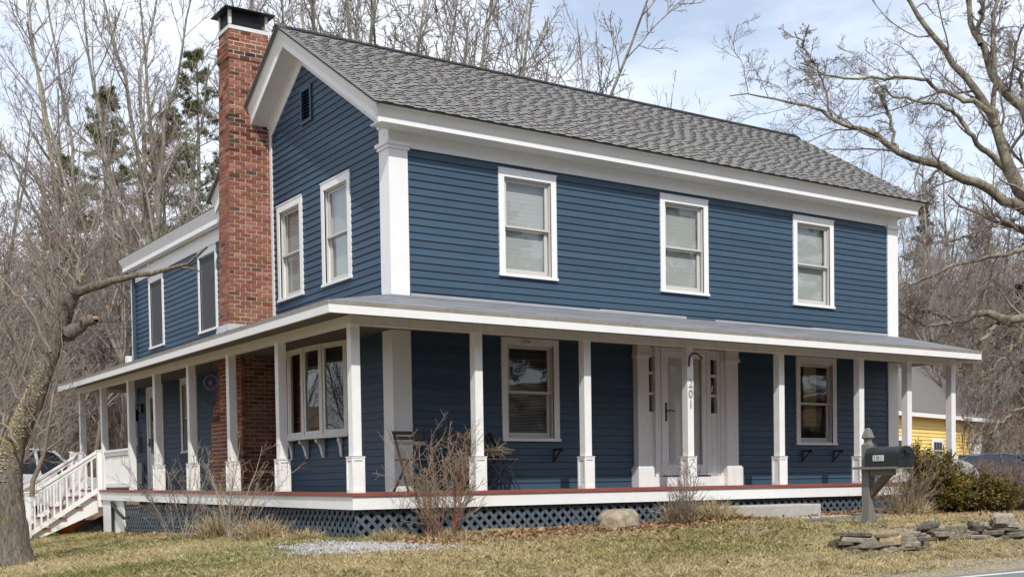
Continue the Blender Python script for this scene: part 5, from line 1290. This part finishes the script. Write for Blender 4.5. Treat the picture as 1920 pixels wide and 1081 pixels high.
bx_ = np.repeat(cxx, nb_) + rg.normal(0, .035, len(cxx) * nb_); by_ = np.repeat(cyy, nb_) + rg.normal(0, .035, len(cxx) * nb_); nn_ = len(bx_); lay = np.repeat(rg.uniform(0, 6.28, len(cxx)), nb_) + rg.normal(0, .7, nn_)
D2 = np.stack([np.cos(lay) * .9, np.sin(lay) * .9, rg.uniform(.25, .9, nn_)], 1); f2 = np.repeat(rg.uniform(0, 1, len(cxx)), nb_)[:, None]
c2_ = (np.array([.50, .41, .24]) * (1 - f2) + np.array([.25, .235, .085]) * f2) * rg.uniform(.65, 1.25, (nn_, 1))
V2, F2, c2_ = blades(rg, np.stack([bx_, by_, H(bx_, by_) - .004], 1), D2, hs_ * rg.uniform(.6, 1.2, nn_), .009, c2_); V_ = np.concatenate([V_, V2]); F_ = np.concatenate([F_, F2 + len(n * [0]) * 4]); cc = np.concatenate([cc, c2_])
o = put('grass', mesh_np('grass', V_, F_, cc), GRASSM); o['kind'] = 'stuff'
def tuft(seed, loc, n, h, lab, spread=.55):
    rg = np.random.default_rng(seed); a_ = rg.uniform(0, 6.28, n); r_ = .24 * np.minimum(np.abs(rg.normal(0, .75, n)), 1.15)
    C = np.stack([np.cos(a_) * r_, np.sin(a_) * r_, np.full(n, -.01)], 1); D = np.stack([np.cos(a_) * spread * rg.uniform(0, 1.3, n), np.sin(a_) * spread * rg.uniform(0, 1.3, n), np.ones(n)], 1)
    D[:, :2] += rg.normal(0, .18, (n, 2)); D /= np.linalg.norm(D, axis=1)[:, None]
    P_ = wander(rg, C, D, h * rg.uniform(.2, 1.15, n), 5, .24, -.16); s_ = np.cross(D, np.array([0, 0, 1.0]) + rg.normal(0, .3, (n, 3))); s_ /= np.linalg.norm(s_, axis=1)[:, None]
    w_ = np.array([.004, .0045, .004, .003, .001])[None, :, None] * s_[:, None, :]
    V_ = np.stack([P_ - w_, P_ + w_], 2).reshape(-1, 3); ii = (np.arange(n) * 10)[:, None] + (np.arange(4) * 2)[None, :]
    F_ = np.stack([ii, ii + 1, ii + 3, ii + 2], -1).reshape(-1, 4); k = np.repeat(rg.uniform(.7, 1.15, n), 4)[:, None]
    o = put('dry_grass_tuft', mesh_np('dry_grass_tuft', V_, F_, np.array([.47, .37, .22]) * k), GRASSM, None, loc)
    tag(o, lab, 'grass tuft', 'dry grass tufts along the porch')
for i, (x, y, n, h, lb_) in enumerate(((-1.95, 2.35, 800, .46, 'tall tan grass tuft under the shrub nearer the stairs'), (-1.95, .35, 800, .36, 'spreading tan grass tuft under the shrub nearer the corner'), (3.95, -2.05, 1100, .46, 'tan grass tuft behind the shrub before the front door'), (-1.0, -1.75, 500, .20, 'low orange tan grass tuft at the porch corner lattice'),
                                         (-.35, -2.15, 900, .20, 'low tan grass tuft at the foot of the red twigged shrub'), (8.3, -2.9, 900, .34, 'tan grass tuft at the foot of the pale shrub'), (-1.75, -.55, 600, .18, 'short green tan tuft by the side lattice near the corner'), (4.35, -2.3, 900, .42, 'smaller tan grass tuft near the granite step'))):
    tuft(200 + i, sloc(x, y), n, h, lb_)
# fallen leaves in the bed before the porch
rg = np.random.default_rng(9)
xl, yl = [], []
for (n, cx, cy, sx_, sy_) in ((2600, 3.2, -2.2, 1.5, .30), (1500, 1.6, -2.1, .7, .25), (1500, 4.6, -2.5, .5, .22), (1400, 7.6, -1.95, 1.1, .28), (1200, 9.6, -3.2, 1.4, .35), (900, -.1, -2.3, .6, .2), (1500, 4.5, -4.0, 3.5, 1.4), (500, -1.9, 6, .3, 2.5), (700, 0, -3.2, 3.0, .9)):
    xl.append(rg.normal(cx, sx_, n)); yl.append(rg.normal(cy, sy_, n))
x, y = np.concatenate(xl), np.concatenate(yl); k = ((y < -1.42) | (x < -1.45)) & (y > -7); x, y = x[k], y[k]; n = len(x)
heap = .10 * np.exp(-(((x - 4.5) / .5) ** 2 + ((y + 2.35) / .3) ** 2)) + .05 * np.exp(-(((x - 2.6) / 1.0) ** 2 + ((y + 2.2) / .3) ** 2))
D = rg.normal(0, 1, (n, 3)); D[:, 2] *= .35
base_c = np.array([(.34, .20, .10), (.26, .14, .075), (.42, .29, .17), (.20, .12, .075)])[rg.integers(0, 4, n)] * rg.uniform(.75, 1.15, (n, 1))
V_, F_, cc = blades(rg, np.stack([x, y, H(x, y) + .012 + heap * rg.uniform(0, 1, n)], 1), D, rg.uniform(.05, .10, n), rg.uniform(.03, .055, n), base_c)
o = put('fallen_leaves', mesh_np('fallen_leaves', V_, F_, cc), LITTERM); o['kind'] = 'stuff'
# gravel
def pebbles(name, seed, n, cx, cy, sx_, sy_, s0, s1, cols, rot=0.0):
    rg = np.random.default_rng(seed); t = rg.uniform(0, 6.283, n); r_ = rg.uniform(0, 1, n) ** .62 * (1 + .25 * np.sin(3 * t + 1) + .14 * np.sin(7 * t)) * (1 + .22 * np.abs(rg.normal(0, 1, n)) * (rg.uniform(0, 1, n) < .3)); px, py = r_ * np.cos(t) * sx_, r_ * np.sin(t) * sy_
    x = cx + px * math.cos(rot) - py * math.sin(rot); y = cy + px * math.sin(rot) + py * math.cos(rot)
    O6 = np.array([(1, 0, 0), (0, 1, 0), (-1, 0, 0), (0, -1, 0), (0, 0, .7), (0, 0, -.7)], float); F8 = np.array([(0, 1, 4), (1, 2, 4), (2, 3, 4), (3, 0, 4), (1, 0, 5), (2, 1, 5), (3, 2, 5), (0, 3, 5)])
    s_ = rg.uniform(s0, s1, (n, 1, 1)) * rg.uniform(.6, 1.2, (n, 6, 1)); a_ = rg.uniform(0, 6.28, n); Rm = np.zeros((n, 3, 3)); Rm[:, 0, 0] = np.cos(a_); Rm[:, 0, 1] = -np.sin(a_); Rm[:, 1, 0] = np.sin(a_); Rm[:, 1, 1] = np.cos(a_); Rm[:, 2, 2] = 1
    V_ = np.einsum('nij,nkj->nki', Rm, O6[None] * s_) + np.stack([x, y, H(x, y) + .008], 1)[:, None, :]
    F_ = (np.arange(n) * 6)[:, None, None] + F8[None]; cc = np.repeat(np.array(cols)[rg.integers(0, len(cols), n)] * rg.uniform(.75, 1.15, (n, 1)), 8, 0)
    o = put(name, mesh_np(name, V_.reshape(-1, 3), F_.reshape(-1, 3), cc), PEBBLE); o['kind'] = 'stuff'
GC = [(.42, .41, .40), (.34, .34, .35), (.50, .49, .47), (.28, .27, .26)]
pebbles('gravel', 1, 6500, -1.75, -2.35, 1.05, .48, .010, .026, GC, -.55)
pebbles('gravel', 2, 700, 3.2, -5.9, 1.5, .5, .008, .018, GC); pebbles('gravel', 3, 900, 9.0, -3.7, .9, .25, .010, .024, GC, -.4); pebbles('gravel', 4, 1500, 4.5, -7.1, 6.0, .30, .006, .014, GC)

# ------------------------------------------------------------------ stones
def rock(mb, c, s, rg, col, sub=2, rotz=0.0, flat=.55):
    """angular stone: a jittered cut block"""
    n = 10; t = np.linspace(0, 2 * np.pi, n, endpoint=False) + rg.uniform(-.16, .16, n); rr = rg.uniform(.80, 1.06, n)
    sup = (np.abs(np.cos(t)) ** 7 + np.abs(np.sin(t)) ** 7) ** (-1 / 7.); ca, sa = math.cos(rotz), math.sin(rotz); V0 = []
    tl = rg.normal(0, .05, 2)
    for zl, k in ((-1, .94), (-.7, 1.0), (.6, 1.0), (1, .93)):
        j = rg.uniform(.94, 1.05, n)
        for i in range(n):
            px, py = math.cos(t[i]) * rr[i] * sup[i] * s[0] * k * j[i], math.sin(t[i]) * rr[i] * sup[i] * s[1] * k * j[i]
            V0.append((c[0] + px * ca - py * sa, c[1] + px * sa + py * ca, c[2] + s[2] * zl * (1 + .10 * rg.normal()) + tl[0] * px + tl[1] * py))
    b_ = len(mb.v); mb.v += V0
    mb.f.append(tuple(range(b_, b_ + n))[::-1]); mb.c.append(col); mb.f.append(tuple(range(b_ + 3 * n, b_ + 4 * n))); mb.c.append(col)
    for l_ in range(3):
        for i in range(n):
            j = (i + 1) % n; mb.f.append((b_ + l_ * n + i, b_ + l_ * n + j, b_ + (l_ + 1) * n + j, b_ + (l_ + 1) * n + i)); mb.c.append(col)
wall_o = empty('dry_stone_wall', (4.4, -5.6, float(H(4.4, -6.2)))); tag(wall_o, 'low dry stone wall of flat grey slabs curving round the mailbox post', 'stone wall')
rg = np.random.default_rng(17); base_l = np.array(wall_o.location)
seg = np.diff(WALLP[1:10], axis=0); cl_ = np.r_[0, np.cumsum(np.linalg.norm(seg, axis=1))]
greys = [(.18, .155, .12), (.23, .20, .16), (.115, .105, .09), (.28, .25, .20), (.20, .17, .13)]
def wall_stone(s_, z, ln, th_, col, out=0.0):
    i = min(len(seg) - 1, int(np.searchsorted(cl_, s_) - 1)); i = max(0, i); f = (s_ - cl_[i]) / np.linalg.norm(seg[i]); p_ = WALLP[1 + i] + seg[i] * f; a_ = math.atan2(seg[i][1], seg[i][0])
    nrm = np.array([math.sin(a_), -math.cos(a_)]); p_ = p_ + nrm * out
    m = MB(); rock(m, (0, 0, 0), (ln / 2, .13, th_ / 2), rg, col, rotz=a_ + rg.normal(0, .06))
    m.build('stone', STONE, wall_o, (p_[0] - base_l[0], p_[1] - base_l[1], z - base_l[2]))
tot = cl_[-1]; yel = False
for row in range(5):
    s_ = rg.uniform(-.05, .1)
    while s_ < min(tot, 6.3):
        ln = rg.uniform(.16, .55) if row else rg.uniform(.25, .6); c_ = s_ + ln / 2
        i = max(0, min(len(seg) - 1, int(np.searchsorted(cl_, c_) - 1))); f = (c_ - cl_[i]) / np.linalg.norm(seg[i]); p_ = WALLP[1 + i] + seg[i] * f
        zg = float(H(p_[0], p_[1] - .25)); top = -.565 if c_ < 2.2 else -.585; th_ = rg.uniform(.042, .08); z = zg + .005 + row * .060
        if z < top and not (row == 4 and rg.random() < .3):
            col = greys[rg.integers(0, 5)]
            if row == 3 and not yel and .75 < c_ < 1.2: col = (.46, .34, .19); yel = True; th_ = .11; ln = .36
            k = rg.uniform(.7, 1.35); wall_stone(c_, z, ln * 1.02, th_, tuple(q * k for q in col), rg.normal(0, .025) - .02 * row)
        s_ += ln + .004
m = MB(); rock(m, (0, 0, 0), (.20, .14, .065), rg, (.36, .32, .26), rotz=.3); m.build('stone', STONE, wall_o, tuple(np.array((6.75, -5.62, -.535)) - base_l))
def boulder(name, seed, loc, s, col, lab, rotz=0.0):
    rg = np.random.default_rng(seed); nu, nv = 44, 26; V_ = []; 
    ph = rg.uniform(0, 6.28, 6)
    for i in range(nv + 1):
        th_ = math.pi * i / nv
        for j in range(nu):
            a_ = 2 * math.pi * j / nu; d = np.array([math.sin(th_) * math.cos(a_), math.sin(th_) * math.sin(a_), math.cos(th_)])
            q = 1 / max(abs(d[0]) ** 2.6 + abs(d[1]) ** 2.6 + abs(d[2]) ** 2.6, 1e-6) ** (1 / 2.6)
            q *= 1 + .07 * math.sin(3 * d[0] + ph[0] + 2 * d[1]) + .05 * math.sin(5 * d[1] + 3 * d[2] + ph[1]) + .03 * math.sin(9 * d[0] + 7 * d[2] + ph[2]) + .05 * abs(math.sin(6 * d[0] + 4 * d[1] + ph[3]) * math.sin(7 * d[2] - 3 * d[0] + ph[4])) + .012 * rg.normal()
            V_.append(d * q * np.array(s))
    F_ = [(i * nu + j, i * nu + (j + 1) % nu, (i + 1) * nu + (j + 1) % nu, (i + 1) * nu + j) for i in range(nv) for j in range(nu)]
    o = put(name, mesh_np(name, V_, F_, np.tile(np.array(col), (len(F_), 1)), smooth=False), STONE, None, loc); o.rotation_euler = (0, 0, rotz); tag(o, lab, 'boulder'); return o
boulder('boulder', 3, (2.60, -2.05, -.55), (.33, .24, .21), (.34, .28, .20), 'rounded tan boulder among leaves before the porch lattice', .15)
boulder('boulder', 4, (10.35, -2.0, -.25), (.75, .5, .66), (.29, .27, .245), 'pale grey boulder between evergreen and russet shrubs', .1)
def slab(name, c, s, lab, seed, rotz=0.0, mat=CONC):
    m = MB(); m.box(-s[0] / 2, s[0] / 2, -s[1] / 2, s[1] / 2, -s[2] / 2, s[2] / 2); o = m.build(name, mat, None, c, bevel=.02, rot=rotz); tag(o, lab, 'stone slab'); return o
slab('granite_step', (5.70, -1.83, -.47), (2.5, .55, .25), 'long thick granite step below the porch edge right of the door', 1)
slab('granite_paver', (6.55, -2.35, -.575), (1.5, .5, .07), 'thin granite slab on the ground in front of the thick step', 2, .03)
for i, (x, y, ln, lb_) in enumerate(((5.3, -3.7, .9, 'flat dark slab in the grass behind the mailbox post'), (6.3, -3.6, .8, 'flat dark slab sunk in grass right of the mailbox post'), (7.2, -2.9, .7, 'small flat slab sunk near the pale shrub'))):
    rg = np.random.default_rng(300 + i); m = MB(); rock(m, (0, 0, 0), (ln / 2, .18, .045), rg, (.15, .14, .13)); o = m.build('edging_slab', STONE, None, (x, y, float(H(x, y)) + .02)); tag(o, lb_, 'stone slab')

# ------------------------------------------------------------------ mailbox
mx, my = 4.42, -5.17; mz = float(H(mx, my))
mail = empty('mailbox', (mx, my, mz), None, 0.0); tag(mail, 'black mailbox numbered 201 on a weathered wooden post above the stone wall', 'mailbox')
m = MB(); q = .062; ht = 1.10
m.box(-q, q, -q, q, -.15, ht); mp_ = m.build('post', GREYWOOD, mail, bevel=.004)
m = MB(); m.lathe([(.078, ht), (.06, ht + .015), (.052, ht + .05), (.062, ht + .075), (.085, ht + .085), (.085, ht + .10), (.05, ht + .19), (.032, ht + .215), (.0, ht + .225)], (0, 0, 0), 4); fin = m.build('finial', GREYWOOD, mp_, bevel=.004); fin.rotation_euler = (0, 0, math.pi / 4)
# the box sits before the post with its door end toward the road
m = MB(); m.box(-.15, .15, -.60, .14, .765, .80); m.box(-.045, .045, -.42, -.062, .68, .765); m.build('support_arm', GREYWOOD, mail)
m = MB(); m.beam((0, -.06, .44), (0, -.36, .72), .085, .085, (1, 0, 0)); m.build('brace', paint('brown_brace_wood', (.13, .09, .065), .85, .2, (.07, .05, .04), (4, 4, 4), .6), mail)
m = MB(); n = 14; hw, z0, z1 = .155, .802, .955
prof = [(-hw, z0), (hw, z0), (hw, z1)] + [(hw * math.cos(t), z1 + .105 * math.sin(t)) for t in np.linspace(0, math.pi, n)[1:-1]] + [(-hw, z1)]
m.prism([(x, -.07, z) for x, z in prof], (0, -.53, 0)); box = m.build('letter_box', MAILB, mail, bevel=.004)
m = MB(); pr2 = [(x * 1.03, .80 + (z - .80) * 1.02) for x, z in prof]; m.prism([(x, -.602, z) for x, z in pr2], (0, -.022, 0)); dr = m.build('door', MAILB, mail, bevel=.006)
m = MB(); m.box(-.06, .06, -.665, -.625, .985, 1.005); m.box(-.06, .06, -.665, -.657, .965, .985); m.build('handle', MAILB, dr)
m = MB(); m.box(-.13, .13, -.630, -.625, .90, .908); m.build('door_rib', MAILB, dr)
for k, ch in enumerate('201'):
    yk = -.235 - .062 * k
    m = MB(); m.box(-.1595, -.1565, yk - .026, yk + .026, .872, .948); pl = m.build('number_plate', PLATE, mail)
    digits(ch, .078, (-.1612, yk, .884), mail, BLACK, 'number', .001, math.pi / 2, -math.pi / 2)

# ------------------------------------------------------------------ porch things
chair = empty('folding_chair', (-.02, -.62, PZ), None, 0.0); tag(chair, 'dark wooden slatted folding chair on the porch beside the white corner pilaster', 'chair')
def folding_chair(root, wd=.46):
    h = wd / 2
    for sx in (-1, 1):
        m = MB(); m.beam((sx * h, .16, .88), (sx * h, -.26, .0), .018, .03, (1, 0, 0)); m.build('back_leg_frame', BLACK, root)
        m = MB(); m.beam((sx * (h - .03), -.22, .46), (sx * (h - .03), .24, .0), .018, .03, (1, 0, 0)); m.build('leg', BLACK, root)
    m = MB()
    for k in range(6): m.box(-h + .02, h - .02, -.24 + k * .072, -.185 + k * .072, .455, .475)
    m.build('seat', DARKWOOD, root)
    m = MB()
    for z in (.68, .755, .83): m.hexa([(-h - .02, .135 + (z - .83) * .47, z), (h + .02, .135 + (z - .83) * .47, z), (h + .02, .155 + (z - .83) * .47, z), (-h - .02, .155 + (z - .83) * .47, z), (-h - .02, .165 + (z - .83) * .47, z + .055), (h + .02, .165 + (z - .83) * .47, z + .055), (h + .02, .185 + (z - .83) * .47, z + .055), (-h - .02, .185 + (z - .83) * .47, z + .055)])
    m.build('backrest', DARKWOOD, root)
folding_chair(chair, .50)
c2 = dup(chair); c2.location = (.78, -.52, PZ); c2.rotation_euler = (0, 0, -.2); c2['label'] = 'dark wooden slatted folding chair behind the red twigged shrub'
chair['group'] = c2['group'] = 'folding chairs on the porch'
c3 = dup(chair); c3.location = (1.66, -.36, PZ); c3.rotation_euler = (0, 0, 1.1); c3['label'] = 'dark folding chair right of the basket table under the window'; c3['group'] = chair['group']
tb = empty('folding_table', (1.30, -.66, PZ)); tag(tb, 'small dark folding table with crossed legs holding a basket of dead vines', 'table')
m = MB(); m.box(-.24, .24, -.22, .22, .455, .475); m.build('tabletop', DARKWOOD, tb)
for sy in (-1, 1):
    for sx in (-1, 1):
        m = MB(); m.beam((sx * .17, sy * .17, .455), (-sx * .17, sy * .17 + .015 * sx, 0), .018, .018, (0, 1, 0)); m.build('leg', BLACK, tb)
bk = empty('vine_basket', (1.26, -.66, PZ + .476)); tag(bk, 'wide basket heaped with dead plant stems on the small folding table', 'basket')
m = MB(); m.lathe([(.12, 0), (.17, .03), (.20, .10), (.205, .115), (.19, .11), (.10, .05)], (0, 0, 0), 16); m.build('basket', DARKWOOD, bk)
rg = np.random.default_rng(23); n = 130; a_ = rg.uniform(0, 6.28, n); st = np.stack([np.cos(a_) * .12, np.sin(a_) * .12, np.full(n, .07)], 1); D = np.stack([np.cos(a_ + 2 * rg.normal(size=n)), np.sin(a_ + 2 * rg.normal(size=n)), rg.uniform(.1, .9, n)], 1)
P_ = wander(rg, st, D, rg.uniform(.12, .32, n), 7, .25, -.10); tube_obj('dead_stems', [(P_, .003 * np.ones((n, 7)), 3)], TW_TAN, bk)
orn = empty('hanging_ornament', (-1.02, 5.03, 1.45)); tag(orn, 'purple beaded ring ornament with a smaller wire ring, hung by the brick chimney', 'ornament')
def ring(r_, z, rt, n=28): return [(r_ * .83 * math.cos(t), -r_ * .56 * math.cos(t), z + r_ * math.sin(t)) for t in np.linspace(0, 2 * math.pi, n)]
m = MB(); m.tube([(0, 0, .98), (.01, 0, .8), (0, 0, .66)], .006, 5); m.build('cord', ROPE, orn)
m = MB(); m.tube(ring(.125, .53, .02), .016, 6)
for t in np.linspace(0, 6.28, 22): 
    c = (.125 * .83 * math.cos(t), -.125 * .56 * math.cos(t), .53 + .125 * math.sin(t)); m.lathe([(.004, -.02), (.02, 0), (.004, .02)], c, 6)
m.build('beaded_ring', PURPLE, orn)
m = MB(); m.lathe([(.01, -.06), (.04, -.03), (.045, .0), (.02, .05), (.005, .08)], (0, 0, .53), 8); m.build('pendant', PURPLE, orn)
m = MB(); m.tube(ring(.105, .24, .01), .008, 6); m.tube([(0, 0, .40), (0, 0, .34)], .005, 5); m.tube(ring(.06, .22, .01), .006, 5); m.build('wire_ring', BLACK, orn)
m = MB()
rgt = random.Random(4)
tub = empty('orange_sled', (-1.75, 12.05, float(H(-1.75, 12.05)))); tag(tub, 'orange plastic sled and dark tray stowed under the side stairs', 'sled')
m = MB(); m.hexa([(-.42, -.3, .02), (.38, -.3, .02), (.38, .3, .02), (-.42, .3, .02), (-.5, -.36, .24), (.46, -.36, .30), (.46, .36, .30), (-.5, .36, .24)]); m.build('sled_body', ORANGE, tub, bevel=.04)
m = MB(); m.hexa([(-.1, -.42, .0), (.5, -.42, .0), (.5, -.38, .0), (-.1, -.38, .0), (-.05, -.44, .16), (.55, -.44, .42), (.55, -.40, .42), (-.05, -.40, .16)]); m.build('dark_tray', BLACK, tub)

# ------------------------------------------------------------------ wires
for i, (v0, v1) in enumerate(((583, 573), (588, 588), (632, 627), (657, 655))):
    a_ = at(-400, v0 + 8, 60); b_ = np.array([-.05, 13.15, 0.0]); b_[2] = at(238, v1, 26.2)[2]
    pts = [a_ + (b_ - a_) * t - np.array([0, 0, 1.0]) * .9 * 4 * t * (1 - t) * (.25) for t in np.linspace(0, 1, 24)]
    m = MB(); m.tube(pts, .008, 5); o = m.build('utility_wire', ROPE)
    tag(o, ('highest', 'second', 'third', 'lowest')[i] + ' of the thin dark wires strung to the back corner of the house', 'wire', 'wires to the house')

# ------------------------------------------------------------------ yellow barn
bo = at(1838, 870, 60); bo[2] = at(1838, 872, 60)[2]; zg = float(H(bo[0], bo[1]))
bdir = -.65 * np.array([_rt[0], _rt[1], 0]) - .76 * np.array([_fw[0], _fw[1], 0]); bdir /= np.linalg.norm(bdir)      # along the eave side, to the left
bn = np.array([bdir[1], -bdir[0], 0]); 
if bn @ (CAM - bo) < 0: bn = -bn
barn = empty('yellow_barn', (bo[0], bo[1], min(zg, bo[2]))); tag(barn, 'yellow clapboard barn with grey roof and white trim behind the right end of the porch', 'barn')
bz0 = min(zg, bo[2]); UP = np.array([0, 0, 1.0])
def bp(s_, n_, z): q = bdir * s_ + bn * n_; return (q[0], q[1], z)
BL, BD, BE = 11.0, 7.6, at(1838, 781, 60)[2] - bz0; BR = BE + 3.7
m = MB(); z = 0; r2 = random.Random(8)
while z < BE:
    zb_ = min(z + .16, BE); k = r2.uniform(.94, 1.05)
    m.face([bp(0, .036, z), bp(BL, .036, z), bp(BL, .004, zb_), bp(0, .004, zb_)], (k, k, k)); m.face([bp(0, 0, z), bp(BL, 0, z), bp(BL, .036, z), bp(0, .036, z)]); z += .16
for s_ in (0, BL): m.face([bp(s_, 0, 0), bp(s_, -BD, 0), bp(s_, -BD, BE), bp(s_, -BD / 2, BR), bp(s_, 0, BE)])
m.face([bp(0, -BD, 0), bp(BL, -BD, 0), bp(BL, -BD, BE), bp(0, -BD, BE)])
m.build('wall', YELLOW, barn)
m = MB()
m.hexa([bp(-.12, .35, BE - .2), bp(BL + .3, .35, BE - .2), bp(BL + .3, -BD / 2, BR + .08), bp(-.12, -BD / 2, BR + .08), bp(-.12, .35, BE - .08), bp(BL + .3, .35, BE - .08), bp(BL + .3, -BD / 2, BR + .2), bp(-.12, -BD / 2, BR + .2)])
m.hexa([bp(-.12, -BD - .3, BE - .2), bp(BL + .3, -BD - .3, BE - .2), bp(BL + .3, -BD / 2, BR + .08), bp(-.12, -BD / 2, BR + .08), bp(-.12, -BD - .3, BE - .08), bp(BL + .3, -BD - .3, BE - .08), bp(BL + .3, -BD / 2, BR + .2), bp(-.12, -BD / 2, BR + .2)])
m.build('roof', BROOF, barn)
def bbox(mb, s0, s1, n0, n1, z0, z1): mb.hexa([bp(s0, n0, z0), bp(s1, n0, z0), bp(s1, n1, z0), bp(s0, n1, z0), bp(s0, n0, z1), bp(s1, n0, z1), bp(s1, n1, z1), bp(s0, n1, z1)])
m = MB(); bbox(m, -1.6, BL + .3, .36, .42, BE - .30, BE - .12); bbox(m, -.02, .22, .04, .06, 0, BE - .2); m.build('trim', WHITE, barn)
for u_ in (1756, 1690):
    s_ = min(np.linspace(0, 10, 500), key=lambda q: abs(960 + F_PX * ((bo + bdir * q - CAM) @ _rt) / ((bo + bdir * q - CAM) @ _fw) - u_)); s_ = float(s_)
    m = MB(); bbox(m, s_ - .70, s_ + .70, .04, .07, BE - 2.25, BE - 1.2); wq = m.build('window', WHITE, barn)
    m = MB()
    for i in range(3):
        for j in range(2): bbox(m, s_ - .50 + i * .34, s_ - .50 + i * .34 + .30, .072, .08, BE - 2.15 + j * .41, BE - 2.15 + j * .41 + .37)
    m.build('pane', CARGLASS, wq)
m = MB(); bbox(m, .24, 1.62, .04, .07, 0, BE - 1.0); bdo = m.build('door', WHITE, barn)
m = MB(); bbox(m, .45, 1.25, .072, .09, .1, BE - 1.3); m.build('door_panel', OLDWHITE, bdo)
m = MB(); bbox(m, .5, 1.2, .092, .095, BE - 1.42, BE - 1.32); m.build('pane', GREYMET, bdo)

# ------------------------------------------------------------------ cars
def car(name, loc, rz, mat, lab, ln=4.5, wd=1.8, ht=1.45):
    root = empty(name, loc, None, rz); tag(root, lab, 'car')
    def loft(secs, mt, nm, par):
        m = MB(); n = len(secs[0])
        for A_, B_ in zip(secs[:-1], secs[1:]):
            for i in range(n): j = (i + 1) % n; m.face([A_[i], A_[j], B_[j], B_[i]])
        m.face(secs[0][::-1]); m.face(secs[-1]); return m.build(nm, mt, par, bevel=.03)
    h = wd / 2
    def sec(x, zb, zt_, k): return [(x, -h * k, zb), (x, h * k, zb), (x, h * k * 1.0, (zb + zt_) / 2), (x, h * k * .94, zt_), (x, -h * k * .94, zt_), (x, -h * k, (zb + zt_) / 2)]
    body = loft([sec(-ln / 2, .35, .80, .86), sec(-ln / 2 + .25, .22, .90, .97), sec(-ln * .18, .2, .96, 1.0), sec(ln * .22, .2, .95, 1.0), sec(ln / 2 - .25, .22, .85, .96), sec(ln / 2, .35, .66, .84)], mat, 'body', root)
    def gs(x, z, k): return [(x, -h * k, .93), (x, h * k, .93), (x, h * k * .99, .95), (x, h * k * .86, z), (x, -h * k * .86, z), (x, -h * k * .99, .95)]
    loft([gs(-ln * .46, 1.0, .86), gs(-ln * .32, ht - .04, .90), gs(-ln * .05, ht, .92), gs(ln * .09, ht - .06, .90), gs(ln * .26, .98, .88)], CARGLASS, 'glasshouse', root)
    loft([[(x, -h * .78, z), (x, h * .78, z), (x, h * .76, z + .03), (x, -h * .76, z + .03)] for x, z in ((-ln * .33, ht - .05), (-ln * .2, ht), (-ln * .02, ht + .01), (ln * .09, ht - .05))], mat, 'roof', root)
    for sy in (-1, 1):
        for a_, b_ in (((ln * .25, .97), (ln * .09, ht - .03)), ((-ln * .04, .95), (-ln * .05, ht)), ((-ln * .44, .97), (-ln * .32, ht - .03))):
            m = MB(); m.beam((a_[0], sy * h * .90, a_[1]), (b_[0], sy * h * .80, b_[1]), .07, .06, (0, 1, 0)); m.build('window_pillar', mat, root)

    for sx in (-.30, .31):
        for sy in (-1, 1):
            m = MB(); m.tube([(sx * ln, sy * (h - .2), .32), (sx * ln, sy * (h + .01), .32)], .32, 18); wl = m.build('wheel', TYRE, root)
            m = MB(); m.tube([(sx * ln, sy * (h + .0), .32), (sx * ln, sy * (h + .02), .32)], .19, 12); m.build('rim', GREYMET, wl)
    for sy in (-1, 1):
        m = MB(); m.box(ln / 2 - .06, ln / 2 + .005, sy * h * .62 - .16, sy * h * .62 + .16, .58, .70); m.build('headlight', PLATE, root)
    return root
p = at(1872, 872, 46); car('parked_car', (p[0], p[1], -.56), R(-33), CARB, 'blue car parked beyond the shrubs right of the yellow barn')
p = at(72, 905, 29.5); zq = float(H(p[0], p[1])); car('parked_car', (p[0] - .4, p[1] + .3, -.48), R(35), CARW, 'white car with dark windows parked behind the side stairs', 4.6, 1.85, 1.55)
